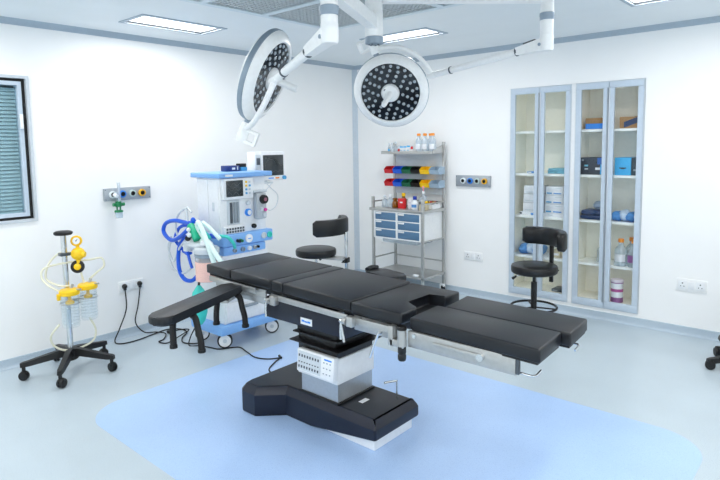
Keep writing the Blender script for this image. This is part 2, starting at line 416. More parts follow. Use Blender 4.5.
pb = obj('pedestal_base', MB().loft([[(p.x, p.y, zlow(p.x)) for p in r0], [(x, y, zlow(x)+.01) for x, y in P], [(x, y, .132) for x, y in P], [(p.x, p.y, .140) for p in r0], [(p.x, p.y, .172) for p in r1], [(p.x, p.y, .174) for p in inset(P, .036)]]), m_navy, T, sharp=25)
obj('base_cover', MB().prism([tuple(p) for p in inset(P, .037)], .1735, .1755), m_baseTop, pb)
obj('foot', MB().rbox(-2.70, -1.842, 2.178, 2.512, .0018, .10, .006), m_white, T)
obj('rating_plate', MB().box(-2.045, -2.015, 2.285, 2.345, .1755, .177), m_whitep, pb)
fl = MB().tube([(-1.90, 2.45, .17), (-1.90, 2.45, .272), (-1.903, 2.445, .282), (-1.93, 2.40, .282), (-1.94, 2.385, .28)], .006, 8, 4)
obj('pedal_lever', fl, m_chrome, T)
col = obj('column', MB().box(-2.392, -2.103, 2.182, 2.474, .175, .30), m_brush, T)
obj('column_collar', MB().rbox(-2.402, -2.093, 2.172, 2.484, .1755, .189, .004), m_blackp, col)
cw = obj('column_cover', MB().rbox(-2.412, -2.093, 2.168, 2.484, .292, .437, .008), m_white, T)
# control panel with keys
Mx = Matrix.Translation((-2.232, 2.163, .386)) @ Matrix.Rotation(math.radians(-6), 4, 'X')
cp = obj('control_panel', MB().rbox(-.145, .145, -.030, .012, -.066, .066, .008).xf(Mx), m_whitep, T)
obj('key_field', MB().box(-.135, .048, -.0315, -.0295, -.052, .054).xf(Mx), m_greyl, cp)
mb = MB()
for i in range(8):
    for j, zz in enumerate((.028, -.006, -.034)): mb.box(-.128+i*.0215, -.128+i*.0215+.010, -.033, -.031, zz-.006+(j == 1)*.002, zz+.008-(j == 1)*.006)
obj('keys', mb.xf(Mx), m_greyd, cp, kind='stuff')
mb = MB()
for i in range(3):
    for j in range(3): mb.box(.066+i*.024, .066+i*.024+.010, -.0315, -.0295, -.035+j*.03, -.029+j*.03)
obj('indicators', mb.xf(Mx), m_grey, cp, kind='stuff')
obj('panel_print', MB().box(.072, .128, -.0315, -.0295, .042, .050).xf(Mx), m_bluep, cp)
# bellows
mb = MB(); mb.rbox(-2.405, -2.10, 2.172, 2.480, .436, .492, .006)
mb.rbox(-2.435, -2.045, 2.130, 2.528, .490, .499, .003); mb.rbox(-2.395, -2.10, 2.165, 2.487, .498, .542, .006)
mb.rbox(-2.418, -2.065, 2.142, 2.512, .540, .549, .003); mb.rbox(-2.400, -2.085, 2.160, 2.490, .548, .59, .006)
obj('bellows', mb, m_blackp, T)
hb = obj('head_beam', MB().rbox(-2.645, -1.995, 2.138, 2.542, .585, .712, .006), m_navy, T)
lb = obj('label_plate', MB().box(-2.342, -2.25, 2.1362, 2.1385, .602, .640), m_whitep, hb)
obj('label_print', MB().box(-2.332, -2.31, 2.1352, 2.1363, .617, .628).box(-2.308, -2.285, 2.1352, 2.1363, .616, .624).box(-2.283, -2.262, 2.1352, 2.1363, .616, .626), m_bluep, lb)
# frame below the mattresses
def shear(mb, dz=0):
    for v in mb.v: v.z += tz(v.x)-.815+dz
    return mb
obj('top_plate', shear(MB().box(-3.15, -1.60, 2.092, 2.582, .742, .757)), m_seam, T)
obj('spine', MB().box(-3.10, -1.62, 2.20, 2.48, .70, .752), m_greyd, T)
YFR, YBK = 2.077, 2.597
def rect(x0, x1, y0=YFR, y1=YBK): return [(x0, y0), (x1, y0), (x1, y1), (x0, y1)]
for x0, x1 in ((-3.167, -2.913), (-2.907, -2.525), (-2.520, -2.424), (-2.420, -1.906)):
    obj('mattress', shear(MB().pad(rect(x0, x1), .757, .815, .010)), m_black, T)
butt = [(-1.902, YFR), (-1.584, YFR), (-1.584, 2.20), (-1.605, 2.229), (-1.690, 2.257), (-1.690, 2.457), (-1.584, 2.459), (-1.584, YBK), (-1.902, YBK)]
obj('mattress', MB().pad(butt, .757, .815, .010), m_black, T)
# leg section: two pads side by side
obj('leg_pad', MB().pad([(-1.548, 2.094), (-.902, 2.068), (-.922, 2.330), (-1.562, 2.350)], .742, .800, .009), m_black, T)
obj('leg_pad', MB().pad([(-1.516, 2.351), (-.882, 2.331), (-.904, 2.585), (-1.542, 2.600)], .742, .800, .009), m_black, T)
obj('leg_plate', MB().prism([(-1.540, 2.102), (-.915, 2.078), (-.930, 2.322), (-1.552, 2.342)], .732, .744).prism([(-1.506, 2.358), (-.892, 2.338), (-.912, 2.577), (-1.53, 2.592)], .732, .744), m_seam, T)
for s, yb in ((1, 2.092), (-1, 2.574)):
    lr = obj('leg_rail', MB().rbox(-1.55, -1.012, yb-.008, yb+.012, .662, .738, .002), m_steel, T)
    o_ = -.010 if s > 0 else .014
    obj('slot_bar', MB().rbox(-1.41, -1.16, yb+o_-.006, yb+o_, .697, .716, .002), m_steel, lr)
    obj('rail_knob', MB().cyl((-1.165, yb+o_-.018, .706), (-1.165, yb+o_+.004, .706), .016, n=16), m_chrome, lr)
    obj('rail_bolt', MB().cyl((-1.51, yb+o_-.008, .722), (-1.51, yb+o_+.002, .722), .010, n=12), m_chrome, lr)
    obj('rail_end', MB().box(-1.012, -.998, yb-.006, yb+.010, .668, .732), m_greyd, lr)
obj('hook_rod', MB().tube([(-1.02, 2.105, .672), (-.965, 2.105, .670), (-.948, 2.108, .670), (-.940, 2.125, .670), (-.940, 2.170, .676)], .005, 8, 4), m_chrome, T)
obj('hook_rod', MB().tube([(-1.0, 2.50, .70), (-.925, 2.50, .70), (-.912, 2.497, .70), (-.905, 2.48, .698), (-.905, 2.44, .69)], .005, 8, 4), m_chrome, T)
# side rails both sides
for yb, s in ((2.072, 1), (2.594, -1)):
    obj('side_rail', shear(MB().rbox(-3.13, -2.66, yb, yb+.009, .712, .745, .002)), m_steel, T)
    obj('side_rail', shear(MB().rbox(-2.52, -1.925, yb, yb+.009, .706, .739, .002)), m_steel, T)
    obj('side_rail', MB().rbox(-1.90, -1.625, yb, yb+.009, .706, .742, .002), m_steel, T)
    for x in (-3.05, -2.75, -2.45, -2.0, -1.85, -1.68): obj('rail_spacer', MB().cyl((x, yb+.004, .726+tz(x)-.815), (x, yb+s*.05, .726+tz(x)-.815), .011, n=10), m_steel, T)
obj('side_plate', MB().rbox(-3.10, -2.60, 2.100, 2.112, .712, .792, .003), m_steel, T)
obj('side_plate', MB().rbox(-1.90, -1.60, 2.100, 2.112, .668, .752, .003), m_steel, T)
obj('side_plate', MB().rbox(-2.98, -2.60, 2.104, 2.116, .672, .715, .003), m_brush, T)
# clamps and levers
def clamp(x, z):
    c = obj('rail_clamp', MB().rbox(x-.022, x+.022, 2.040, 2.076, z-.025, z+.028, .005).cyl((x-.022, 2.05, z-.004), (x-.05, 2.05, z-.004), .018, .014, n=14), m_steel, T)
    obj('clamp_screw', MB().cyl((x-.05, 2.05, z-.004), (x-.064, 2.05, z-.004), .012, n=12).tube([(x-.058, 2.048, z-.004), (x-.060, 2.045, z-.06), (x-.058, 2.045, z-.10)], .006, 8, 3), m_chrome, c)
    return c
clamp(-2.475, .728)
c2 = clamp(-1.885, .722)
obj('clamp_lever', MB().tube([(-1.945, 2.048, .715), (-1.925, 2.040, .66), (-1.915, 2.038, .615)], .006, 8, 3), m_chrome, c2)
obj('elbow_bracket', MB().rbox(-1.640, -1.560, 2.058, 2.096, .655, .690, .004).rbox(-1.650, -1.620, 2.058, 2.096, .655, .75, .004).cyl((-1.578, 2.075, .662), (-1.578, 2.075, .742), .022, n=18), m_steel, T)
kb = obj('knob', MB().lathe([(.017, .592), (.020, .600), (.020, .618), (.017, .624), (.020, .630), (.020, .662), (.016, .668)], (-1.578, 2.075, 0), n=18), m_blackp, T)
obj('knob_cap', MB().lathe([(.023, .740), (.024, .746), (.020, .756), (.001, .758)], (-1.578, 2.075, 0), n=18), m_blackp, kb)
obj('release_lever', MB().cyl((-1.705, 2.078, .700), (-1.705, 2.052, .700), .009, n=12).tube([(-1.705, 2.055, .700), (-1.725, 2.045, .64), (-1.748, 2.040, .575)], .0065, 8, 3), m_chrome, T)
# near arm board, hanging straps
Mx = Matrix.Translation((-2.736, 1.750, .756)) @ Matrix.Rotation(math.atan2(-.719, .284), 4, 'Z')
poly = rrect(-.375, .385, -.070, .070, .064, 8)
ab = obj('arm_board', MB().pad(poly, -.032, .010, .010).xf(Mx), m_black, T)
obj('arm_board_plate', MB().prism(rrect(-.36, .36, -.055, .055, .05, 6), -.042, -.031).xf(Mx), m_seam, ab)
obj('arm_board_mount', MB().beam((-2.86, 2.02, .684), (-2.87, 2.10, .70), .05, .022).beam((-2.80, 1.95, .688), (-2.86, 2.03, .684), .04, .016), m_steel, ab)
for u, v_, sx in ((.15, -.072, .01), (.14, .075, .03), (-.27, -.072, .0), (-.30, .075, .03)):
    zb = -.220 if v_ > 0 else -.212
    s_ = MB().tube([(u, v_*.55, -.040), (u+.004, v_*.9, -.062), (u+.012, v_*1.0+sx*.4, -.12), (u+.02, v_+sx, -.165), (u+.022, v_+sx*1.2, zb)], .0175, 12, 5)
    s_.cyl((u+.022, v_+sx*1.2, zb-.012), (u+.022, v_+sx*1.2, zb+.004), .021, n=12)
    obj('strap', s_.xf(Mx), m_rubber, ab)
# far arm board
Mx = Matrix.Translation((-2.18, 2.705, .803)) @ Matrix.Rotation(math.radians(-12), 4, 'Z')
fb = obj('arm_board', MB().pad(rrect(-.15, .15, -.072, .072, .06, 8), -.045, .014, .010).xf(Mx), m_black, T)
obj('bolster', MB().tube([(-.13, -.045, .014), (-.14, 0, .022), (-.135, .045, .016)], .016, 10, 4).xf(Mx), m_black, fb)
obj('arm_board_plate', MB().prism(rrect(-.13, .13, -.05, .05, .04, 6), -.058, -.044).xf(Mx), m_seam, fb)
obj('arm_board_mount', MB().beam((-2.16, 2.66, .735), (-2.16, 2.59, .73), .05, .02), m_steel, fb)

# ------------------------------------------------------------------ ceiling-mounted surgical lights
HX, HY = -2.228, 2.680
hub = thing('lamp_mount', 'white round ceiling post between two surgical lamps', 'lamp mount', (HX, HY, ZC))
obj('ceiling_flange', MB().lathe([(.14, ZC-.010), (.14, ZC-.026), (.125, ZC-.034), (.06, ZC-.036)], (HX, HY, 0), n=32), m_lampw, hub)
obj('post', MB().cyl((HX, HY, 2.392), (HX, HY, ZC-.03), .052, n=32), m_lampw, hub)
obj('rotary_joint', MB().lathe([(.050, 2.240), (.0535, 2.246), (.0535, 2.385), (.051, 2.392)], (HX, HY, 0), n=32), m_lampw, hub)
ec = obj('end_collar', MB().lathe([(.040, 2.196), (.0525, 2.199), (.0545, 2.206), (.0545, 2.238), (.05, 2.241)], (HX, HY, 0), n=32), m_collar, hub)
mb = MB()
for a in range(6): mb.cyl((HX+.03*math.cos(a), HY+.03*math.sin(a), 2.193), (HX+.03*math.cos(a), HY+.03*math.sin(a), 2.197), .006, n=8)
obj('end_screw', mb, m_greyd, ec)
def lamp(name, label, C, n, h, f, joint, zarm, zj, elbow_dz, Hd, adj):
    C = Vector(C); n = Vector(n).normalized()
    J = Vector((joint[0], joint[1], 0))
    t = thing(name, label, 'surgical lamp', tuple(C), 'ceiling surgical lamps')
    # extension arm hub > joint
    d = (J-Vector((HX, HY, 0))).normalized()
    obj('extension_arm', MB().beam(Vector((HX, HY, zarm))+d*.0525, Vector((J.x, J.y, zarm))+d*.02, .060, .070), m_lampw, t)
    ob = obj('joint_post', MB().cyl((J.x, J.y, zj+.075), (J.x, J.y, zarm+.045), .0395, n=28).lathe([(.02, zarm+.045), (.0395, zarm+.045), (.03, zarm+.058), (.001, zarm+.06)], (J.x, J.y, 0), n=28), m_lampw, t)
    zc = zj+elbow_dz
    obj('joint_collar', MB().lathe([(.0395, zc-.022), (.0425, zc-.020), (.0425, zc-.004), (.0445, zc), (.0445, zc+.018), (.0395, zc+.022)], (J.x, J.y, 0), n=28), m_collar, t)
    hinge = C+Vector(h).normalized()*.315
    e0 = Vector((J.x, J.y, zj+.045))
    dd = (hinge-e0); L = dd.length; dd.normalize()
    el = MB().lathe([(.02, zj), (.036, zj+.004), (.041, zj+.014), (.041, zj+.09), (.0395, zj+.094)], (J.x, J.y, 0), n=28)
    el.beam(e0, e0+dd*.20, .068, .074, .050, .046)
    obj('elbow', el, m_lampw, t)
    side = dd.cross(Vector((0, 0, 1))).normalized(); 
    if side.dot(Vector((0, 0, 1.6))-C) < 0 and False: side = -side
    sp = obj('spring_arm', MB().cyl(e0+dd*.19, e0+dd*(L-.02), .024, .021, n=20), m_lampw, t)
    obj('arm_ring', MB().cyl(e0+dd*.195, e0+dd*.207, .0275, n=20), m_greyd, sp)
    obj('arm_ring', MB().cyl(e0+dd*(L*.80), e0+dd*(L*.80+.010), .0255, n=20), m_greyd, sp)
    up = side.cross(dd)
    obj('cable_clip', MB().beam(e0+dd*.07+up*.040, e0+dd*.15+up*.034, .020, .012), m_blackp, sp)
    for k in (1, -1): obj('pivot_cap', MB().cyl(e0+dd*.03+side*.033*k, e0+dd*.03+side*.038*k, .010, n=12), m_collar, sp)
    # yoke: a quarter bow from the hinge to the rim pivot
    hv = Vector(h).normalized(); fv = Vector(f).normalized(); fv = (fv-hv*fv.dot(hv)*0).normalized()
    pts = []
    for i in range(9):
        a = i/8*math.pi/2*1.0; pts.append(C+(hv*math.cos(a)+fv*math.sin(a)).normalized()*.318)
    yk = obj('yoke', MB().tube(pts, .0165, 12, 3).cyl(hinge-dd*.035, hinge+dd*.03, .024, n=18), m_lampw, t)
    pe = C+fv*.318; q = Vector(adj).normalized(); B0 = pe+fv*.005
    obj('yoke_block', MB().cyl(B0-fv*.03, B0+fv*.085, .030, .034, n=18).beam(B0+fv*.010+q*.02, B0+fv*.010+q*.095, .040, .016).beam(B0+fv*.078+q*.02, B0+fv*.078+q*.095, .040, .016).beam(B0+fv*.004+q*.088, B0+fv*.084+q*.088, .040, .016), m_lampw, yk)
    obj('rim_pivot', MB().cyl(C+fv*.262, pe+fv*.01, .021, n=18), m_collar, t)
    # head: local +Z = light direction
    u = (Vector(f)-n*Vector(f).dot(n)).normalized(); w_ = n.cross(u)
    Mx = Matrix((u, w_, n)).transposed().to_4x4(); Mx.translation = C
    hd = obj('head_shell', MB().lathe([(.001, -.062), (.16, -.060), (.235, -.048), (.262, -.034), (.268, -.022)], n=64).xf(Mx), m_lampw, t)
    obj('rim_band', MB().lathe([(.264, -.024), (.276, -.022), (.279, -.014), (.279, .006), (.274, .010), (.262, .010)], n=64, cap=False).xf(Mx), m_collar, hd)
    obj('front_ring', MB().lathe([(.262, .006), (.276, .010), (.270, .026), (.245, .044), (.226, .052), (.217, .050), (.214, .036)], n=64, cap=False).xf(Mx), m_lampw, t)
    lp = obj('lens_plate', MB().lathe([(.216, .036), (.216, .0405), (.001, .0415)], n=64).xf(Mx), m_lens, t)
    mb = MB(); k = 0
    for rad, cnt in ((.092, 9), (.128, 13), (.163, 17), (.196, 23)):
        for i in range(cnt):
            a = 2*math.pi*(i+.5*(k % 2))/cnt
            mb.lathe([(.0115, .040), (.0118, .045), (.0085, .047), (.0065, .044), (.005, .049), (.001, .0505)], (rad*math.cos(a), rad*math.sin(a), 0), n=10)
        k += 1
    obj('led_lenses', mb.xf(Mx), m_led, lp, kind='stuff')
    hz = obj('handle_boss', MB().lathe([(.067, .041), (.067, .052), (.058, .066), (.030, .074), (.001, .076)], n=32).xf(Mx), m_lampw, t)
    obj('handle', MB().lathe([(.026, 0), (.022, .02), (.020, .08), (.0195, .13), (.017, .146), (.001, .150)], tuple(C+n*.066), tuple(Vector(Hd)), n=20), m_lampw, hz)
    mb = MB()
    obj('camera_eye', MB().lathe([(.012, .060), (.012, .069), (.001, .070)], (.035, .022, 0), n=14).xf(Mx), m_greyd, hz)
    return t
lamp('surgical_lamp', 'round white surgical lamp on the arm reaching toward the glass cabinets', (-2.635, 3.356, 1.994), (.476, -.790, -.386), (.877, .370, .306), (-.129, -.433, .892), (-1.476, 3.405), 2.472, 2.150, .205, (.243, -.931, -.744), (-.877, -.37, -.306))
lamp('surgical_lamp', 'tilted surgical lamp seen edge-on above the blue-topped machine', (-2.661, 2.197, 2.013), (.798, .454, -.396), (.850, -.495, -.182), (-.328, -.225, -.918), (-1.857, 1.917), 2.316, 2.060, .150, (.798, .454, -.396), (.798, .454, -.396))

# ------------------------------------------------------------------ anaesthesia machine
A = thing('anaesthesia_machine', 'white and blue anaesthesia machine on wheels behind the table head', 'medical machine', (-3.95, 2.85, 0))
XF = -3.72
obj('base', MB().rbox(-4.14, -3.70, 2.54, 3.20, .115, .195, .02), m_blue, A)
for x, y in ((-3.765, 2.615), (-3.765, 3.10), (-4.07, 2.61), (-4.07, 3.12)):
    ax = Vector((.80, -.60, 0)); c = Vector((x, y, .0605))
    cs = obj('caster', MB().cyl(c-ax*.016, c+ax*.017, .049, n=28), m_white, A)
    obj('tyre', MB().lathe([(.048, -.018), (.058, -.018), (.060, -.012), (.060, .012), (.058, .018), (.048, .018)], tuple(c), tuple(ax), n=32, cap=False), m_rubber, cs)
    obj('hub_cap', MB().cyl(c-ax*.019, c+ax*.021, .016, n=18), m_greyl, cs)
    obj('caster_fork', MB().cyl((x-.03, y, .07), (x-.03, y, .125), .020, n=14), m_white, cs)
cb = obj('lower_cabinet', MB().rbox(-4.09, -3.735, 2.60, 3.06, .193, .752, .012), m_white, A)
for z0_, z1_ in ((.205, .365), (.375, .535), (.545, .73)):
    dr = obj('drawer', MB().rbox(-3.74, -3.722, 2.615, 3.045, z0_, z1_, .006), m_whitep, A)
    zc = (z0_+z1_)/2+.03
    obj('drawer_handle', MB().rbox(-3.722, -3.700, 2.735, 2.915, zc-.012, zc+.012, .006), m_grey, dr)
l2 = obj('lower_ledge', MB().rbox(-4.10, -3.715, 2.60, 3.02, .750, .818, .010), m_blue, A)
for i, (y, m_, r_) in enumerate(((2.78, m_collar, .018), (2.845, m_whitep, .018), (2.90, m_steel, .016), (2.935, m_blackp, .010), (2.70, m_grey, .016))):
    obj('port', MB().lathe([(r_, 0), (r_, .018), (r_*.6, .022), (r_*.55, .012), (.001, .012)], (-3.716, y, .784), (1, 0, 0), n=18), m_, l2)
wt = obj('work_ledge', MB().rbox(-4.12, -3.695, 2.585, 3.085, .822, .918, .012), m_blue, A)
obj('gauge', MB().lathe([(.034, 0), (.034, .012), (.028, .014), (.001, .014)], (-3.696, 2.83, .868), (1, 0, 0), n=24), m_whitep, wt)
obj('gauge_face', MB().box(-3.683, -3.681, 2.815, 2.846, .864, .870), m_bluep, wt)
for y, m_ in ((2.985, m_greyl), (3.045, m_teal)): obj('outlet', MB().lathe([(.026, 0), (.026, .010), (.018, .012), (.017, .004), (.001, .004)], (-3.696, y, .872), (1, 0, 0), n=20), m_, wt)
for y, m_ in ((2.66, m_grey), (2.72, m_blackp), (2.745, m_green)): obj('connector', MB().cyl((-3.70, y, .862), (-3.66, y, .860), .014, .011, n=14), m_, wt)
ub = obj('upper_cabinet', MB().rbox(-4.06, -3.745, 2.605, 3.055, .912, 1.362, .008), m_white, A)
obj('side_panel', MB().rbox(-4.045, -3.90, 2.600, 2.607, .93, 1.35, .002).rbox(-3.892, -3.76, 2.600, 2.607, .93, 1.35, .002), m_whitep, ub)
obj('side_latch', MB().rbox(-3.84, -3.815, 2.594, 2.601, 1.10, 1.17, .003), m_greyl, ub)
tp = obj('top_shelf', MB().rbox(-4.10, -3.70, 2.575, 3.10, 1.362, 1.400, .006), m_blue, A)
obj('nameplate', MB().box(-3.6995, -3.6985, 2.63, 2.70, 1.372, 1.388), m_whitep, tp)
ct = obj('control_head', MB().rbox(-3.76, -3.708, 2.618, 2.905, 1.190, 1.356, .006), m_whitep, A)
sc = obj('screen', MB().rbox(-3.709, -3.704, 2.640, 2.800, 1.212, 1.340, .002), m_screen, ct)
mb = MB()
for k in range(3): mb.tube([(-3.7035, 2.65+i*.009, 1.235+k*.036+.012*math.sin(i*.9+k)) for i in range(16)], .0009, 4, 2)
obj('screen_traces', mb, m_trace, sc)
for i in range(4):
    for j, m_ in enumerate(((m_yellow if i > 1 else m_boxb), m_greyl if i != 2 else m_boxb)):
        obj('button', MB().rbox(-3.709, -3.703, 2.824+j*.034, 2.842+j*.034, 1.224+i*.030, 1.240+i*.030, .002), m_, ct)
fr = obj('flow_meter', MB().rbox(-3.748, -3.738, 2.665, 2.785, .985, 1.180, .004), m_greyl, A)
for y in (2.70, 2.735, 2.765): obj('flow_tube', MB().cyl((-3.735, y, 1.0), (-3.735, y, 1.165), .011, n=12), m_grey if y > 2.71 else m_greyd, fr)
kp = obj('key_strip', MB().rbox(-3.745, -3.715, 2.625, 2.815, .918, .975, .005), m_whitep, A)
for i in range(7):
    for j in range(2): obj('key', MB().rbox(-3.716, -3.711, 2.634+i*.0255, 2.652+i*.0255, .926+j*.023, .943+j*.023, .002), m_greyd, kp)
vp = obj('vaporizer', MB().rbox(-3.75, -3.690, 2.925, 3.025, 1.010, 1.225, .014), mat('vaporizer_grey', (182, 188, 193), .4), A)
obj('vaporizer_dial', MB().lathe([(.037, 0), (.038, .01), (.035, .03), (.026, .034), (.001, .034)], (-3.692, 2.985, 1.172), (1, 0, 0), n=24), m_blackp, vp)
obj('dial_cap', MB().cyl((-3.662, 2.985, 1.172), (-3.655, 2.985, 1.172), .015, n=18), mat('dial_mauve', (150, 96, 112), .4), vp)
obj('filler_cap', MB().cyl((-3.695, 3.002, 1.085), (-3.675, 3.002, 1.085), .013, n=16), m_pink, vp)
obj('filler_port', MB().cyl((-3.695, 2.99, 1.045), (-3.672, 2.99, 1.045), .018, n=16).cyl((-3.695, 2.965, 1.092), (-3.68, 2.965, 1.092), .016, n=16), m_greyl, vp)
obj('vaporizer_head', MB().rbox(-3.76, -3.70, 2.90, 3.04, 1.228, 1.248, .006), m_greyl, vp)
for y, z_, r_, m_ in ((2.868, 1.072, .030, m_bluep), (2.868, 1.150, .020, m_greyl), (2.92, .955, .019, m_blackp)):
    kn = obj('dial', MB().lathe([(r_, 0), (r_, .02), (r_*.85, .026), (.001, .026)], (-3.746, y, z_), (1, 0, 0), n=22), m_, A)
    if r_ == .030: obj('dial_face', MB().cyl((-3.721, y, z_), (-3.717, y, z_), .020, n=18), m_whitep, kn)
# absorber and breathing system on the left flank
ar = obj('absorber_arm', MB().tube([(-3.90, 2.62, .84), (-3.86, 2.50, .85), (-3.76, 2.44, .86)], .034, 14, 5).ell((-3.76, 2.43, .865), .10, .09, .035), m_greyl, A)
obj('absorber_head', MB().lathe([(.085, .805), (.095, .812), (.095, .845), (.08, .858), (.001, .86)], (-3.688, 2.43, 0), n=28).ell((-3.90, 2.45, .845), .08, .06, .035).cyl((-3.93, 2.42, .80), (-3.93, 2.42, .87), .035, n=18), m_greyl, A)
obj('absorber_ring', MB().lathe([(.088, .782), (.093, .786), (.093, .806), (.085, .808)], (-3.688, 2.43, 0), n=28), m_collar, ar)
obj('canister', MB().lathe([(.084, .60), (.089, .606), (.089, .745), (.084, .750)], (-3.688, 2.43, 0), n=28), m_pinkl, A)
obj('canister_window', MB().lathe([(.087, .748), (.090, .752), (.090, .782), (.085, .784)], (-3.688, 2.43, 0), n=28), m_bottle, A)
obj('valve', MB().lathe([(.028, 0), (.034, .006), (.034, .03), (.02, .04), (.001, .04)], (-3.85, 2.40, .875), n=18).lathe([(.028, 0), (.034, .006), (.034, .03), (.02, .04), (.001, .04)], (-3.66, 2.40, .875), n=18), m_whitep, ar)
obj('green_valve', MB().tube([(-3.845, 2.40, 1.005), (-3.79, 2.39, .965), (-3.74, 2.385, .91)], .030, 12, 4), mat('green_valve_plastic', (16, 172, 132), .4), A)
obj('valve_knob', MB().ell((-3.80, 2.352, .985), .016, .016, .016).ell((-3.79, 2.350, .945), .018, .018, .018), m_whitep, A)
obj('black_fitting', MB().cyl((-3.88, 2.42, .91), (-3.83, 2.36, .915), .022, n=14), m_blackp, A)
HB = [
    ([(-3.85, 2.44, 1.035), (-3.96, 2.45, 1.013), (-4.15, 2.45, 1.018), (-4.29, 2.45, .985), (-4.335, 2.45, .915), (-4.24, 2.44, .862), (-4.12, 2.43, .868), (-3.94, 2.42, .955), (-3.84, 2.42, 1.040)], .0165),
    ([(-3.86, 2.47, .965), (-4.02, 2.48, .985), (-4.14, 2.48, .955), (-4.21, 2.48, .86), (-4.16, 2.49, .80), (-4.06, 2.49, .75)], .0135),
    ([(-4.04, 2.47, .90), (-4.11, 2.46, .82), (-4.125, 2.45, .72), (-4.10, 2.44, .62), (-4.02, 2.43, .562), (-3.92, 2.43, .560), (-3.855, 2.44, .60), (-3.82, 2.46, .66)], .0165),
    ([(-4.08, 2.47, .77), (-4.0, 2.46, .765), (-3.94, 2.45, .775)], .012),
    ([(-3.99, 2.45, .80), (-3.95, 2.44, .73), (-3.90, 2.43, .665)], .012)]
for p, r_ in HB: obj('blue_hose', MB().tube(p, r_, 10, 8), m_hoseb, A)
obj('hose_end', MB().ell((-3.848, 2.425, 1.045), .019, .019, .024), m_hoseb, A)
for p, r_, m_ in (
    ([(-3.70, 2.42, .92), (-3.765, 2.41, 1.00), (-3.735, 2.40, 1.04), (-3.66, 2.39, .97), (-3.56, 2.38, .82), (-3.49, 2.38, .70)], .018, m_mint),
    ([(-3.77, 2.46, 1.03), (-3.68, 2.45, 1.005), (-3.60, 2.46, .95), (-3.57, 2.47, .92)], .016, m_mint),
    ([(-3.72, 2.41, .90), (-3.64, 2.40, .915), (-3.53, 2.39, .84), (-3.41, 2.39, .74)], .018, m_mint),
    ([(-3.78, 2.43, .98), (-3.72, 2.42, .975), (-3.65, 2.43, .92)], .020, m_teal),
    ([(-3.64, 2.52, .93), (-3.60, 2.56, .92), (-3.585, 2.60, .87), (-3.61, 2.63, .83)], .013, m_teal)):
    obj('breathing_hose', MB().tube(p, r_, 10, 8), m_, A)
obj('hose_connector', MB().cyl((-3.68, 2.46, .935), (-3.63, 2.50, .93), .019, n=14), m_bblue, A)
for p in ([(-3.98, 2.46, 1.12), (-4.02, 2.46, 1.12), (-4.13, 2.46, 1.05), (-4.16, 2.46, .94), (-4.08, 2.45, .86)],
          [(-3.92, 2.46, 1.10), (-3.985, 2.46, 1.13), (-3.96, 2.45, 1.02)],
          [(-4.10, 2.44, .90), (-4.24, 2.45, .82), (-4.26, 2.45, .70), (-4.20, 2.45, .61), (-4.05, 2.44, .60), (-3.94, 2.44, .65)],
          [(-4.22, 2.45, .88), (-4.27, 2.45, .78), (-4.20, 2.45, .68), (-4.10, 2.45, .80), (-4.0, 2.45, .88)]):
    obj('sample_line', MB().tube(p, .0085, 8, 6), m_hosew, A)
obj('breathing_bag', MB().lathe([(.012, .545), (.022, .53), (.05, .49), (.062, .42), (.058, .33), (.04, .265), (.015, .235), (.001, .232)], (-3.80, 2.42, 0), n=20), m_teal, A)
obj('bag_hose', MB().tube([(-3.82, 2.46, .78), (-3.80, 2.44, .66), (-3.80, 2.42, .54)], .009, 8, 5), m_rubber, A)
# things on its top, and the monitor beside it
t = thing('instrument_case', 'dark blue case with white label lying on the blue top shelf', 'case', (-3.98, 2.88, 1.40))
cbx = obj('case_body', MB().rbox(-4.02, -3.93, 2.815, 2.945, 1.4005, 1.448, .006), mat('case_navy', (22, 50, 118), .4), t)
obj('case_label', MB().box(-3.931, -3.929, 2.865, 2.895, 1.415, 1.432), m_whitep, t)
obj('case_latch', MB().box(-3.931, -3.927, 2.915, 2.925, 1.412, 1.44), m_greyl, t)
t = thing('small_device', 'small black device with blue foot on the blue top shelf', 'device', (-3.97, 3.0, 1.40))
obj('device_foot', MB().rbox(-4.0, -3.94, 2.965, 3.03, 1.4005, 1.432, .005), m_boxb, t)
obj('device_body', MB().rbox(-4.0, -3.945, 2.955, 3.025, 1.432, 1.462, .005), m_blackp, t)
Mn = thing('patient_monitor', 'white patient monitor with dark screen on a bracket beside the machine', 'monitor', (-3.95, 3.22, 1.30))
obj('housing', MB().rbox(-4.02, -3.905, 3.075, 3.415, 1.300, 1.562, .014), m_white, Mn)
obj('bezel', MB().rbox(-3.907, -3.895, 3.135, 3.412, 1.305, 1.560, .005), m_whitep, Mn)
ms = obj('screen', MB().rbox(-3.896, -3.891, 3.158, 3.392, 1.345, 1.530, .002), m_screen, Mn)
mb = MB()
mb.tube([(-3.8905, 3.18+.010*i, 1.50-.0002*i*i+.006*math.sin(i*1.7)) for i in range(20)], .0010, 4, 2)
mb.tube([(-3.8905, 3.19+.06*math.cos(a*.35)+.05, 1.43+.06*math.sin(a*.35)) for a in range(16)], .0010, 4, 2)
mb.tube([(-3.8905, 3.18+.010*i, 1.385+.008*math.sin(i*1.2)) for i in range(20)], .0010, 4, 2)
obj('screen_traces', mb, m_trace, ms)
obj('side_module', MB().rbox(-3.907, -3.896, 3.080, 3.132, 1.40, 1.535, .004), m_greyl, Mn)
obj('module_screen', MB().rbox(-3.897, -3.893, 3.086, 3.124, 1.445, 1.505, .002), m_greyd, Mn)
obj('rotary_knob', MB().lathe([(.018, 0), (.018, .018), (.001, .02)], (-3.895, 3.395, 1.322), (1, 0, 0), n=18), m_boxb, Mn)
obj('front_print', MB().box(-3.8955, -3.8935, 3.215, 3.275, 1.318, 1.327), m_bluep, Mn)
obj('front_print', MB().box(-3.8955, -3.8935, 3.295, 3.34, 1.316, 1.329), m_orange, Mn)
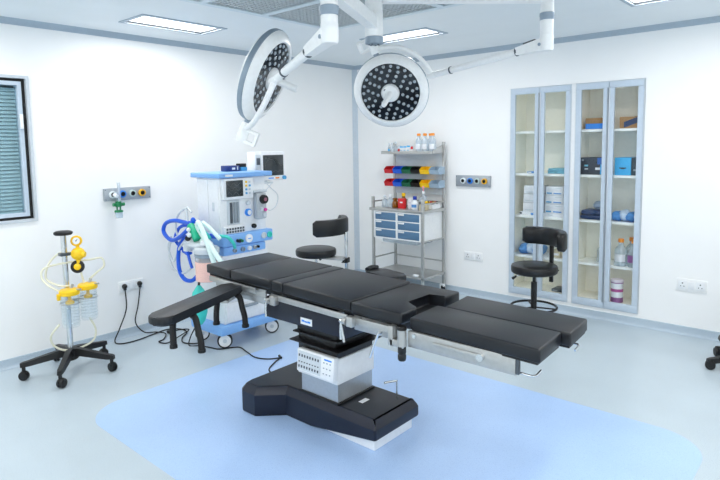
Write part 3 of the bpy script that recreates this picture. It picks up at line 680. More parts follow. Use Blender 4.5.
obj('bracket_arm', MB().rbox(-3.97, -3.91, 2.968, 3.28, 1.272, 1.288, .004).cyl((-3.94, 3.20, 1.285), (-3.94, 3.20, 1.305), .03, n=16).rbox(-3.96, -3.92, 2.968, 3.0, 1.19, 1.288, .004), m_greyl, Mn)
Mn.location += Vector((-.10, .088, -.004))
obj('sensor_cable', MB().tube([(-3.93, 3.28, 1.275), (-3.92, 3.20, 1.21), (-3.91, 3.14, 1.12), (-3.90, 3.22, 1.045), (-3.91, 3.31, 1.08), (-3.91, 3.33, 1.17), (-3.92, 3.26, 1.24), (-3.94, 3.22, 1.29)], .004, 6, 8), m_greyl, Mn)

# ------------------------------------------------------------------ suction stand
SX, SY = -4.235, 1.62
S = thing('suction_stand', 'wheeled suction stand with two clear jars under yellow lids', 'suction stand', (SX, SY, 0))
def star_base(root, cx, cy, angs, L, zh, mleg, rw=.029, name='leg'):
    for a in angs:
        d = Vector((math.cos(a), math.sin(a), 0)); q = Vector((-d.y, d.x, 0)); c = Vector((cx, cy, 0)); rings = []
        for tt, w_, zt, zb in ((.0, .052, zh, zh-.06), (.25, .048, zh-.003, zh-.055), (.6, .046, zh-.025, zh-.068), (.9, .040, zh-.044, zh-.080), (1.0, .038, zh-.048, zh-.08), (1.07, .028, zh-.054, zh-.082)):
            p = c+d*(L*tt); rings.append([p-q*w_/2+Vector((0, 0, zb)), p+q*w_/2+Vector((0, 0, zb)), p+q*w_/2*.8+Vector((0, 0, zt)), p-q*w_/2*.8+Vector((0, 0, zt))])
        obj(name, MB().loft(rings), mleg, root, sharp=50)
        p = c+d*L; q2 = Vector((math.cos(a+1.1), math.sin(a+1.1), 0)); o_ = p+Vector((-d.y, d.x, 0))*.008
        cs = obj('caster', MB().lathe([(.012, -.021), (rw*.9, -.02), (rw, -.014), (rw, -.004), (rw*.75, -.003), (rw*.75, .003), (rw, .004), (rw, .014), (rw*.9, .02), (.012, .021)], (o_.x, o_.y, rw), q2, n=20), m_blackp, root)
        obj('caster_hood', MB().cyl((p.x, p.y, rw*1.2), (p.x, p.y, zh-.055), .012, n=10).ell((o_.x, o_.y, rw*1.5), .024, .024, rw*.62, 12, 8), m_blackp, cs)
star_base(S, SX, SY, [math.atan2(y-SY, x-SX) for x, y in ((-4.337, 1.330), (-3.995, 1.450), (-3.99, 1.808), (-4.335, 1.905), (-4.535, 1.64))], .300, .175, m_blackp, .033)
obj('hub', MB().lathe([(.04, .09), (.052, .10), (.052, .150), (.036, .168), (.02, .175)], (SX, SY, 0), n=24), m_blackp, S)
obj('pole', MB().cyl((SX, SY, .165), (SX, SY, 1.0), .019, n=24), m_chrome, S)
obj('pole_cap', MB().lathe([(.02, .995), (.055, 1.0), (.062, 1.008), (.062, 1.018), (.05, 1.026), (.001, 1.028)], (SX, SY, 0), n=28), m_blackp, S)
obj('gauge_bracket', MB().rbox(SX-.03, SX+.03, SY-.035, SY+.03, .850, .872, .004).cyl((SX+.02, SY, .862), (SX+.03, SY+.085, .862), .010, n=12), m_greyd, S)
# regulator and gauge
gx, gy = SX+.045, 1.695
rg = obj('regulator', MB().ell((gx, gy, .858), .045, .048, .046).cyl((gx, gy, .90), (gx, gy, .925), .012, n=12).cyl((gx, gy, .79), (gx, gy, .83), .016, n=12).cyl((gx+.02, gy+.01, .857), (gx+.045, gy+.03, .852), .020, n=14), m_yellow, S)
ga = obj('gauge', MB().lathe([(.036, -.014), (.038, -.01), (.038, .012), (.034, .016), (.034, .010), (.001, .010)], (gx, gy-.005, .952), (.8, -.5, .1), n=24), m_yellow, S)
gd = Vector((.8, -.5, .1)).normalized(); gp = Vector((gx, gy-.005, .952))
obj('gauge_face', MB().cyl(gp+gd*.009, gp+gd*.017, .024, n=24), m_whitep, ga)
obj('gauge_needle', MB().beam(gp+gd*.018, gp+gd*.018+Vector((.004, .008, .014)), .003, .003).cyl(gp+gd*.016, gp+gd*.0195, .004, n=10), m_blackp, ga)
kp_ = Vector((gx, gy-.008, .765))
kn = obj('adjusting_knob', MB().lathe([(.022, -.012), (.045, -.010), (.047, 0), (.045, .010), (.030, .012), (.022, .006)], tuple(kp_), tuple(gd), n=28), m_blackp, S)
obj('knob_centre', MB().lathe([(.024, -.010), (.024, .014), (.016, .020), (.001, .021)], tuple(kp_), tuple(gd), n=20), m_yellow, kn)
def jar(cx, cy, zt, zb, label=None):
    j = obj('jar', MB().lathe([(.052, zb), (.057, zb+.008), (.059, zb+.05), (.061, zt-.02), (.061, zt), (.057, zt), (.057, zt-.02), (.055, zb+.05), (.052, zb+.014), (.001, zb+.013)], (cx, cy, 0), n=32), m_jar, S)
    ld = obj('lid', MB().lathe([(.063, zt-.008), (.067, zt-.004), (.067, zt+.022), (.061, zt+.030), (.03, zt+.034), (.001, zt+.034)], (cx, cy, 0), n=32), m_yellow, S)
    obj('nozzle', MB().cyl((cx-.01, cy+.02, zt+.03), (cx-.01, cy+.03, zt+.06), .009, n=12), m_steel, ld)
    obj('nozzle', MB().cyl((cx+.045, cy+.03, zt+.03), (cx+.075, cy+.05, zt+.032), .006, n=12), m_steel, ld)
    obj('float', MB().lathe([(.022, zt-.075), (.030, zt-.07), (.030, zt-.060), (.012, zt-.045), (.010, zt-.01)], (cx, cy, 0), n=18), m_yellow, j)
    mb = MB()
    for k in range(8): mb.lathe([(.0595, zb+.03+k*.022), (.0612, zb+.031+k*.022), (.0612, zb+.033+k*.022), (.0595, zb+.034+k*.022)], (cx, cy, 0), n=28, cap=False)
    obj('graduations', mb, m_jar, j, kind='stuff')
    obj('lid_clip', MB().rbox(cx-.012, cx+.012, cy-.084, cy-.063, zt-.035, zt+.01, .004), m_yellow, ld)
jar(-4.150, 1.603, .592, .355); jar(-4.185, 1.745, .602, .372)
obj('jar_holder', MB().lathe([(.0620, .520), (.0655, .520), (.0655, .528), (.0620, .528)], (-4.150, 1.603, 0), n=28, cap=False).lathe([(.0620, .53), (.0655, .53), (.0655, .538), (.0620, .538)], (-4.185, 1.745, 0), n=28, cap=False).beam((SX, SY, .525), (-4.185, 1.745-.063, .533), .014, .010), m_steel, S)
for p in ([(SX+.03, 1.68, .862), (SX-.02, 1.60, .87), (SX-.05, 1.53, .80), (SX-.03, 1.50, .70), (-4.17, 1.55, .655), (-4.16, 1.615, .645)],
          [(-4.16, 1.555, .61), (-4.20, 1.49, .66), (-4.25, 1.465, .72), (-4.25, 1.49, .78), (-4.22, 1.62, .80), (-4.2, 1.78, .80), (-4.19, 1.86, .80), (-4.185, 1.873, .74), (-4.19, 1.82, .70), (-4.20, 1.765, .655)],
          [(gx, gy, .80), (gx-.01, gy+.02, .70), (gx, gy+.03, .64)],
          [(-4.17, 1.53, .38), (-4.22, 1.49, .30), (-4.24, 1.51, .22), (-4.22, 1.58, .17), (-4.21, 1.68, .165), (-4.20, 1.77, .20), (-4.20, 1.79, .28), (-4.19, 1.75, .375)]):
    obj('tubing', MB().tube(p, .0075, 8, 8), m_tubing, S)

# ------------------------------------------------------------------ wall services
def gas_panel(face, c0, c1, z0_, z1_, cols, label, us, zc):
    """face 'l' on the left wall, 'b' on the back wall"""
    P3 = (lambda u, d, z_: (XL+d, u, z_)) if face == 'l' else (lambda u, d, z_: (u, YB-d, z_))
    ax = (1, 0, 0) if face == 'l' else (0, -1, 0)
    t = thing('gas_outlet_panel', label, 'gas outlet', P3((c0+c1)/2, 0, (z0_+z1_)/2), 'medical gas outlet panels')
    a = P3(c0, .001, z0_); b = P3(c1, .024, z1_)
    obj('faceplate', MB().rbox(min(a[0], b[0]), max(a[0], b[0]), min(a[1], b[1]), max(a[1], b[1]), z0_, z1_, .004), m_panel, t)
    for u, m_ in zip(us, cols):
        o_ = obj('outlet_ring', MB().lathe([(.030, 0), (.031, .006), (.029, .020), (.020, .022), (.018, .008), (.001, .008)], P3(u, .022, zc), ax, n=24), m_, t)
        obj('outlet_socket', MB().lathe([(.0175, 0), (.0175, .014), (.010, .016), (.009, .006), (.001, .006)], P3(u, .029, zc), ax, n=18), m_blackp, o_)
    for u in (c0+.012, c1-.012):
        for zz in (z0_+.012, z1_-.012): obj('screw', MB().cyl(P3(u, .023, zz), P3(u, .0255, zz), .004, n=8), m_greyd, t)
m_oring = mat('outlet_white', (228, 236, 238), .4); m_oblue = mat('outlet_blue', (48, 132, 226), .4); m_oyel = mat('outlet_yellow', (240, 180, 26), .4); m_ogg = mat('outlet_grey_green', (190, 208, 206), .4)
gas_panel('l', 2.107, 2.512, 1.174, 1.278, (m_oring, m_oblue, m_ogg, m_oyel), 'grey four-outlet gas panel holding the green flowmeter', (2.175, 2.257, 2.344, 2.429), 1.226)
gas_panel('b', -3.219, -2.817, 1.157, 1.274, (m_oring, m_oblue, m_ogg, m_oyel), 'grey four-outlet gas panel between trolley and glass cabinets', (-3.125, -3.044, -2.962, -2.878), 1.218)
fm = thing('oxygen_flowmeter', 'green-capped oxygen flowmeter with clear tube plugged into the gas panel', 'flowmeter', (-4.58, 2.20, 1.05))
obj('plug', MB().cyl((XL+.047, 2.178, 1.226), (XL+.085, 2.185, 1.215), .014, n=14), m_whitep, fm)
obj('flow_tube', MB().cyl((-4.575, 2.205, 1.165), (-4.575, 2.205, 1.325), .013, n=16), m_bottle, fm)
obj('valve_body', MB().cyl((-4.575, 2.15, 1.146), (-4.575, 2.245, 1.146), .014, n=14).cyl((-4.575, 2.195, 1.128), (-4.575, 2.195, 1.172), .024, n=18), m_green, fm)
obj('stem', MB().cyl((-4.575, 2.183, 1.09), (-4.575, 2.183, 1.132), .006, n=10), m_green, fm)
obj('stem', MB().cyl((-4.575, 2.210, 1.09), (-4.575, 2.210, 1.132), .006, n=10), m_green, fm)
obj('bottle_cap', MB().lathe([(.030, 1.082), (.034, 1.084), (.034, 1.096), (.028, 1.1)], (-4.575, 2.196, 0), n=20), m_green, fm)
obj('humidifier_bottle', MB().lathe([(.026, 1.035), (.030, 1.04), (.030, 1.083), (.026, 1.083), (.026, 1.043), (.001, 1.042)], (-4.575, 2.196, 0), n=20), m_bottle, fm)
def socket(face, c0, c1, z0_, z1_, label, us):
    P3 = (lambda u, d, z_: (XL+d, u, z_)) if face == 'l' else (lambda u, d, z_: (u, YB-d, z_))
    def pl(u0, u1, d0, d1, za, zb, r=.002):
        a = P3(u0, d0, za); b = P3(u1, d1, zb); return MB().rbox(min(a[0], b[0]), max(a[0], b[0]), min(a[1], b[1]), max(a[1], b[1]), za, zb, r)
    t = thing('wall_socket', label, 'wall socket', P3((c0+c1)/2, 0, (z0_+z1_)/2), 'white wall socket plates')
    fp = obj('plate', pl(c0, c1, .001, .010, z0_, z1_, .004), m_white, t); zc = (z0_+z1_)/2
    for u in us:
        f_ = obj('socket_face', pl(u-.032, u+.032, .009, .0125, zc-.036, zc+.036), m_whitep, t)
        for du, dz, r_ in ((0, .015, .0055), (-.012, -.010, .004), (.012, -.010, .004)):
            obj('pin_hole', MB().cyl(P3(u+du, .0120, zc+dz), P3(u+du, .0132, zc+dz), r_, n=10), m_blackp, f_)
    obj('switch', pl((c0+c1)/2-.022, (c0+c1)/2+.022, .009, .014, zc-.03, zc+.03), m_whitep, t)
socket('l', 2.192, 2.412, .392, .484, 'white wall socket plate with two black plugs in it', (2.235, 2.369))
socket('b', -3.125, -2.906, .380, .472, 'white wall socket plate beside the steel trolley', (-3.078, -2.953))
socket('b', -1.108, -.887, .369, .473, 'white wall socket plate to the far side of the glass cabinets', (-1.062, -.933))
def cord(label, u, zc, pts):
    t = thing('power_cord', label, 'power cord', (XL+.03, u, zc), 'black power cords')
    obj('plug', MB().lathe([(.020, 0), (.021, .008), (.018, .022), (.010, .032), (.001, .033)], (XL+.0135, u, zc+.004), (1, 0, 0), n=16).rbox(XL+.016, XL+.034, u-.012, u+.012, zc-.030, zc, .005), m_blackp, t)
    obj('cable', MB().tube(pts, .0052, 8, 8), m_rubber, t)
cord('black power cord drooping from the plug nearer the suction stand', 2.235, .440, [(XL+.028, 2.235, .42), (XL+.032, 2.233, .25), (XL+.045, 2.16, .10), (-4.585, 2.105, .012), (-4.50, 2.12, .0065), (-4.48, 2.25, .0065), (-4.52, 2.42, .0065), (-4.54, 2.56, .0065), (-4.45, 2.64, .0065), (-4.33, 2.62, .0065), (-4.24, 2.52, .0065), (-4.12, 2.46, .0065), (-4.02, 2.52, .0065), (-4.05, 2.60, .0065)])
cord('black power cord drooping from the plug nearer the blue-topped machine', 2.369, .440, [(XL+.028, 2.369, .42), (XL+.030, 2.34, .26), (XL+.038, 2.305, .12), (XL+.055, 2.37, .020), (-4.52, 2.44, .0175), (-4.42, 2.47, .0175), (-4.33, 2.40, .0065), (-4.30, 2.34, .0065), (-4.22, 2.37, .0065), (-4.26, 2.50, .0175), (-4.36, 2.66, .0175), (-4.42, 2.57, .0175), (-4.34, 2.50, .0065)])
t = thing('floor_cable', 'black cable running over the floor from the machine to the pedestal', 'cable', (-3.4, 2.6, 0))
obj('cable', MB().tube([(-3.81, 2.44, .50), (-3.86, 2.43, .25), (-3.95, 2.42, .10), (-4.02, 2.45, .008), (-3.95, 2.50, .0065), (-3.84, 2.535, .0065), (-3.76, 2.56, .0065), (-3.68, 2.68, .0065), (-3.55, 2.66, .0065), (-3.40, 2.626, .0068), (-3.30, 2.66, .0068), (-3.245, 2.73, .0068), (-3.24, 2.745, .0068)], .0048, 8, 8), m_rubber, t)
obj('cable', MB().tube([(-3.24, 2.745, .0068), (-3.20, 2.65, .0068), (-3.12, 2.53, .0068), (-3.0, 2.50, .0068), (-2.87, 2.48, .010), (-2.79, 2.46, .03)], .0048, 8, 8), m_rubber, t)
obj('cable_plug', MB().cyl((-3.27, 2.755, .011), (-3.225, 2.735, .011), .0095, n=10), m_blackp, t)
t = tag(obj('cable_adapter', MB().rbox(-4.47, -4.39, 2.505, 2.540, .0005, .026, .008).cyl((-4.40, 2.522, .013), (-4.365, 2.522, .012), .008, n=8), m_blackp, None, (-4.43, 2.522, 0)), 'small black inline adapter lying among the coiled cords on the floor', 'adapter')

# ------------------------------------------------------------------ stools
m_stool = mat('stool_vinyl', (9, 10, 13), 0.36, noise=0.05, bump=0.06, bscale=500)
def stool(label, hz, back_r, metal, foot_ring=True, turn=0):
    t = thing('swivel_stool', label, 'stool', (0, 0, 0), 'black swivel stools')
    obj('seat', MB().lathe([(.10, hz-.074), (.180, hz-.074), (.190, hz-.066), (.194, hz-.05), (.194, hz-.022), (.188, hz-.008), (.170, hz-.001), (.001, hz)], n=48), m_stool, t)
    obj('seat_plate', MB().rbox(-.06, .06, -.06, back_r+.005, hz-.092, hz-.074, .004), m_blackp if not metal else m_steel, t)
    obj('gas_lift', MB().cyl((0, 0, .30), (0, 0, hz-.075), .013, n=16), m_chrome if metal else m_blackp, t)
    obj('column', MB().cyl((0, 0, .06), (0, 0, hz-.155), .025, n=20), m_blackp, t)
    pz = hz+.17
    bp = obj('back_post', MB().rbox(-.017, .017, back_r-.010, back_r+.012, hz-.19, pz, .004), m_chrome if metal else m_blackp, t)
    obj('post_clamp', MB().rbox(-.034, .034, back_r-.028, back_r+.022, hz-.118, hz-.072, .006), m_blackp, bp)
    obj('clamp_knob', MB().cyl((.03, back_r, hz-.095), (.062, back_r, hz-.095), .007, n=10).cyl((.055, back_r-.02, hz-.11), (.06, back_r+.02, hz-.075), .006, n=10), m_blackp, bp)
    rings = []; R0 = .285; n = 20
    for i in range(n+1):
        a = math.radians(-62+turn+126*i/n); e = 1.0 if 0 < i < n else .7
        c = Vector((math.sin(a)*R0, back_r-.045-R0+math.cos(a)*R0, hz+.222)); d = Vector((math.sin(a), math.cos(a), 0))
        rings.append([c+d*(x*.034*e)+Vector((0, 0, y*.074*e)) for x, y in ((-1, -.75), (-.7, -1), (.7, -1), (1, -.75), (1, .75), (.7, 1), (-.7, 1), (-1, .75))])
    obj('backrest', MB().loft(rings), m_stool, t, sharp=60)
    obj('lever', MB().cyl((-.02, -.02, hz-.085), (-.155, -.05, hz-.125), .004, n=8), m_chrome, t)
    obj('lever_grip', MB().cyl((-.15, -.048, hz-.122), (-.185, -.058, hz-.150), .009, .013, n=10), m_blackp, t)
    star_base(t, 0, 0, [math.radians(18+72*k) for k in range(5)], .27, .125, m_blackp, .033)
    obj('base_hub', MB().lathe([(.035, .06), (.045, .07), (.045, .11), (.03, .12)], n=20), m_blackp, t)
    if foot_ring:
        obj('foot_ring', MB().tube([(.19*math.cos(2*math.pi*k/28), .19*math.sin(2*math.pi*k/28), .195) for k in range(29)], .010, 8, 1), m_blackp, t)
        for k in range(3):
            a = 2*math.pi*k/3+.4; obj('ring_spoke', MB().cyl((.02*math.cos(a), .02*math.sin(a), .19), (.19*math.cos(a), .19*math.sin(a), .195), .007, n=8), m_blackp, t)
    return t
s1 = stool('black stool with backrest on a chrome post beyond the table middle', .632, .325, True)
s1.location = (-3.885, 3.765, 0); s1.rotation_euler = (0, 0, math.radians(-74))
s2 = stool('black stool with a black-posted curved backrest before the glass cabinets', .565, .232, False, True, 15)
s2.location = (-2.07, 4.60, 0); s2.rotation_euler = (0, 0, math.radians(-14))
s3 = dup(s2, (-.515, 4.685, 0), math.radians(-90), 'black stool cut off by the picture edge, only a caster showing')
s3['label'] = 'black stool beside the wall socket past the cabinets, foot caster showing'

# ------------------------------------------------------------------ steel trolley
TX0, TX1, TY0, TY1, TZ = -4.012, -3.330, 4.745, 5.165, .925
Tr = thing('instrument_trolley', 'stainless steel trolley with blue drawers and raised bin rack in the corner', 'trolley', ((TX0+TX1)/2, (TY0+TY1)/2, 0))
def post(x, y, z1_): obj('post', MB().rbox(x-.014, x+.014, y-.014, y+.014, .085, z1_, .003), m_steel, Tr)
post(TX0+.014, TY0+.014, 1.045); post(TX1-.014, TY0+.014, 1.040); post(TX0+.014, TY1-.014, 1.625); post(TX1-.014, TY1-.014, 1.625)
obj('worktop', MB().rbox(TX0-.03, TX1+.004, TY0-.004, TY1, TZ-.030, TZ, .004), m_steel, Tr)
obj('bottom_shelf', MB().rbox(TX0, TX1, TY0, TY1, .205, .228, .003), m_steel, Tr)
for p0, p1 in (((TX0+.01, TY0, .99), (TX0+.01, TY1, .99)), ((TX1-.01, TY0, .99), (TX1-.01, TY1, .99)), ((TX0, TY1-.012, .985), (TX1, TY1-.012, .985)),
               ((TX0+.012, TY0, .37), (TX0+.012, TY1, .37)), ((TX0, TY1-.012, .345), (TX1, TY1-.012, .345)), ((TX1-.012, TY0, .60), (TX1-.012, TY1, .60))):
    obj('rail', MB().cyl(p0, p1, .008, n=10), m_steel, Tr)
for x, y in ((TX0+.02, TY0+.02), (TX1-.02, TY0+.02), (TX0+.02, TY1-.03), (TX1-.02, TY1-.03)):
    cs = obj('caster', MB().lathe([(.012, -.014), (.04, -.012), (.042, 0), (.04, .012), (.012, .014)], (x, y, .042), (.5, 1, 0), n=20), m_rubber, Tr)
    obj('caster_fork', MB().rbox(x-.026, x-.016, y-.02, y+.02, .035, .095, .004).rbox(x+.016, x+.026, y-.02, y+.02, .035, .095, .004).rbox(x-.026, x+.026, y-.02, y+.02, .080, .098, .004), m_white, cs)
dc = obj('drawer_case', MB().box(TX0+.03, TX1-.03, TY0+.020, TY1-.02, .600, .893), m_white, Tr)
mb = MB(); xm = (TX0+TX1)/2; fy0, fy1 = TY0+.004, TY0+.022
for x0, x1 in ((TX0+.030, TX0+.048), (xm-.012, xm+.012), (TX1-.048, TX1-.030)): mb.box(x0, x1, fy0, fy1, .600, .893)
rows = [(.612, .697), (.707, .790), (.800, .881)]
for z_ in ((.600, .612), (.697, .707), (.790, .800), (.881, .893)): mb.box(TX0+.03, TX1-.03, fy0+.001, fy1, *z_)
obj('drawer_frame', mb, m_white, dc)
for (z0_, z1_) in rows:
    for x0, x1 in ((TX0+.049, xm-.013), (xm+.013, TX1-.049)):
        d_ = obj('drawer', MB().rbox(x0, x1, TY0+.006, TY0+.024, z0_+.001, z1_-.001, .003), m_drawer, Tr)
        obj('pull_tab', MB().rbox(x0+.012, x0+.085, TY0-.006, TY0+.008, z1_-.020, z1_-.004, .003), m_whitep, d_)
obj('underbin', MB().rbox(TX0+.10, TX1-.12, TY0+.06, TY1-.06, .548, .598, .01), m_bottle, Tr)
obj('back_panel', MB().box(TX0+.028, TX1-.028, TY1-.020, TY1-.014, 1.06, 1.50), m_greyl, Tr)
for z_ in (1.335, 1.195): obj('bin_rail', MB().rbox(TX0, TX1, TY1-.032, TY1-.016, z_-.014, z_+.014, .003), m_steel, Tr)
ts = obj('top_shelf', MB().box(TX0-.02, TX1-.02, TY1-.215, TY1-.03, 1.508, 1.514).box(TX0-.02, TX1-.02, TY1-.219, TY1-.213, 1.500, 1.530).box(TX0-.02, TX0-.012, TY1-.215, TY1-.03, 1.514, 1.534), m_steel, Tr)
obj('shelf_gusset', MB().prism([(TY1-.03, 1.505), (TY1-.215, 1.505), (TY1-.215, 1.53), (TY1-.03, 1.60)], TX1-.022, TX1-.014, 'x'), m_steel, ts)
obj('brake_pedal', MB().rbox(TX1-.13, TX1-.07, TY0-.002, TY0+.03, .235, .255, .004), m_whitep, Tr)
# storage bins, two rows of six
def storage_bin(x, y, z_, m_, label):
    t = thing('storage_bin', label, 'storage bin', (x, y, z_), 'open-front storage bins on the trolley rack')
    w0 = .057; D0, D1 = y-.075, y+.055
    side = lambda sx: MB().prism([(D1, z_), (D1, z_+.078), (D0+.045, z_+.078), (D0, z_+.046), (D0+.018, z_)], x+sx*w0-.002, x+sx*w0+.002, 'x')
    obj('bin_side', side(-1), m_, t); obj('bin_side', side(1), m_, t)
    obj('bin_base', MB().box(x-w0, x+w0, D0+.018, D1, z_, z_+.003).box(x-w0, x+w0, D1-.003, D1, z_+.003, z_+.078), m_, t)
    obj('bin_lip', MB().prism([(D0+.018, z_), (D0, z_+.046), (D0+.004, z_+.046), (D0+.022, z_)], x-w0, x+w0, 'x'), m_, t)
    return t
BC = ((m_red, 'red'), (m_bblue, 'blue'), (m_bgreen, 'green'), (m_blackp, 'black'), (m_yellow, 'yellow'), (m_bgrey, 'grey'))
for r_, z_ in ((0, 1.285), (1, 1.143)):
    for i, (m_, cn) in enumerate(BC):
        storage_bin(TX0+.030+i*.1215, TY1-.089, z_, m_, '%s open-front bin in the %s row of the trolley rack' % (cn, ('upper', 'lower')[r_]))

# small things: bottles, boxes
def bottle(name, label, cat, x, y, z_, r, h, m_, cap, nr=None, ch=.02, lab=None, group=None, ridge=False):
    t = thing(name, label, cat, (x, y, z_), group); nr = nr or r*.45; z_ += .0006
    obj('body', MB().lathe([(r*.92, z_), (r, z_+.006), (r, z_+h*.62), (r*.85, z_+h*.74), (nr, z_+h*.86), (nr, z_+h)], (x, y, 0), n=20), m_, t)
    obj('cap', MB().lathe([(nr*1.15, z_+h-.004), (nr*1.2, z_+h), (nr*1.2, z_+h+ch*.85), (nr, z_+h+ch), (.001, z_+h+ch)], (x, y, 0), n=16), cap, t)
    if lab:
        n = 10; V = []
        for zz in (z_+h*.2, z_+h*.5):
            for i in range(n+1):
                a = math.radians(-150+120*i/n); V.append((x+(r+.0006)*math.cos(a), y+(r+.0006)*math.sin(a), zz))
        obj('bottle_label', MB().add(V, [(i, i+1, n+2+i, n+1+i) for i in range(n)]), lab, t)
    return t
def carton(name, label, x0, x1, y0, y1, z0_, z1_, m_, prints=(), group=None, cat='box', r=.002):
    """prints: (u0,u1,v0,v1,material) as shares of the front face (towards -Y)"""
    t = thing(name, label, cat, ((x0+x1)/2, (y0+y1)/2, z0_), group)
    z0_ += .0005
    b = obj('body', MB().rbox(x0, x1, y0, y1, z0_, z1_, r), m_, t)
    for u0, u1, v0, v1, pm in prints:
        obj('print', MB().box(x0+(x1-x0)*u0, x0+(x1-x0)*u1, y0-.0008, y0+.0005, z0_+(z1_-z0_)*v0, z0_+(z1_-z0_)*v1), pm, t)
    if not prints: obj('flap_seam', MB().box((x0+x1)/2-.0015, (x0+x1)/2+.0015, y0+.004, y1-.004, z1_-.001, z1_+.0006), m_greyl, t)
    return t
z_ = 1.514; yS = TY1-.13
for i, (x, h) in enumerate(((-3.985, .085), (-3.945, .090), (-3.895, .10))):
    bottle('vial', ('slim clear vial at the open end of the top shelf', 'slim clear vial beside the widest vial', 'widest clear vial next to the dark red jar')[i], 'vial', x, yS, z_, .016 if i < 2 else .024, h, m_bottle, m_greyl, group='clear vials on the trolley top shelf', lab=m_boxb if i == 0 else None)
bottle('jar', 'small dark red jar between clear vials and pale blue boxes', 'jar', -3.845, yS, z_, .018, .045, m_red, m_greyl, nr=.015, ch=.03)
for i in range(3):
    x = -3.815+i*.047
    carton('small_carton', ('pale box with blue top next to the dark red jar', 'pale box with blue top between two alike boxes', 'pale box with blue top, the one nearest the saline bottles')[i], x, x+.044, yS-.03, yS+.03, z_, z_+.07+.006*(i == 2), m_boxw, ((.02, .98, .78, .99, m_boxsky), (.1, .7, .3, .4, m_packt)), 'pale boxes on the trolley top shelf')
bottle('dropper_bottle', 'small bottle with red cap before the saline bottles', 'bottle', -3.645, yS-.04, z_, .014, .04, m_whitep, m_red, nr=.011, ch=.025)
for i, (x, y) in enumerate(((-3.575, yS-.01), (-3.495, yS-.01), (-3.475, yS+.065), (-3.397, yS-.01))):
    bottle('saline_bottle', ('orange-capped saline bottle nearest the pale blue boxes', 'orange-capped saline bottle standing before the set-back one', 'orange-capped saline bottle set back behind the other three', 'orange-capped saline bottle against the sloped end gusset')[i], 'bottle', x, y, z_, .036, .180, m_bottle, m_orange, nr=.017, ch=.022, lab=m_boxw, group='orange-capped saline bottles on the trolley')
z_ = TZ; y = TY0+.13
bottle('clear_bottle', 'clear bottle with thin neck at the trolley worktop edge', 'bottle', -3.945, y+.02, z_, .030, .10, m_bottle, m_greyl)
bottle('clear_bottle', 'wider clear bottle next to the amber bottle', 'bottle', -3.865, y+.02, z_, .038, .115, m_bottle, m_whitep)
bottle('amber_bottle', 'squat amber bottle beside the gold-capped amber bottle', 'bottle', -3.775, y-.01, z_, .036, .085, m_amber, m_amber, nr=.020)
bottle('amber_bottle', 'taller amber bottle with gold cap on the trolley', 'bottle', -3.715, y+.06, z_, .034, .125, m_amber, m_yellow, nr=.017, ch=.03)
carton('red_box', 'bright red upright box on the trolley worktop', -3.71, -3.63, y-.05, y-.005, z_, z_+.105, m_red, ((.35, .8, .55, .7, m_boxw),))
carton('white_box', 'plain white upright carton behind the red box', -3.615, -3.565, y+.0, y+.05, z_, z_+.11, m_boxw, ((.2, .8, .5, .6, m_greyl),))
bottle('disinfectant_bottle', 'white bottle with dark blue cap and label on the trolley', 'bottle', -3.50, y-.03, z_, .036, .105, m_whitep, mat('cap_navy', (28, 52, 150), .4), nr=.018, ch=.032, lab=m_pack)
bottle('disinfectant_bottle', 'white bottle with black cap behind the blue-capped bottle', 'bottle', -3.475, y+.07, z_, .030, .10, m_whitep, m_boxdark, nr=.016, ch=.03)
t = bottle('spray_bottle', 'translucent spray bottle with pink nozzle on the trolley', 'bottle', -3.415, y+.0, z_, .044, .17, m_bottle, m_whitep, nr=.012, ch=.02)
obj('nozzle', MB().cyl((-3.415, y, z_+.187), (-3.415, y, z_+.245), .005, n=8).cyl((-3.415, y, z_+.215), (-3.415, y, z_+.245), .009, n=10), mat('pink_nozzle', (238, 150, 160), .4), t)
for i, (x, dy, c_) in enumerate(((-3.362, -.06, m_blackp), (-3.350, .02, m_yellow), (-3.375, .07, m_blackp))):
    bottle('medicine_bottle', ('small pale bottle with black cap at the front post', 'small pale bottle with yellow cap at the front post', 'small pale bottle with black cap behind the spray bottle')[i], 'bottle', x-.02, y+dy-.03, z_, .017, .07, m_copper, c_, nr=.014, ch=.02)
t = thing('vial_tray', 'white open tray holding small vials on the worktop side', 'tray', (-3.40, 5.0, z_))
obj('tray_body', MB().box(-3.46, -3.345, 4.94, 5.09, z_+.0005, z_+.004).box(-3.46, -3.345, 4.94, 4.945, z_+.004, z_+.05).box(-3.46, -3.345, 5.085, 5.09, z_+.004, z_+.05).box(-3.46, -3.455, 4.945, 5.085, z_+.004, z_+.05).box(-3.35, -3.345, 4.945, 5.085, z_+.004, z_+.05), m_white, t)
k = 0
for i, c_ in enumerate((m_red, m_yellow, m_red, m_blackp)):
    for j in range(2):
        bottle('vial', ('clear vial with red cap standing in the white tray', 'clear vial with yellow cap standing in the white tray', 'white vial with red cap standing in the white tray', 'clear vial with black cap standing in the white tray')[i], 'vial', -3.43+j*.055, 4.965+i*.034, z_+.004, .013, .055, m_bottle if i != 2 else m_boxw, c_, nr=.011, ch=.014, group='vials in the white tray')

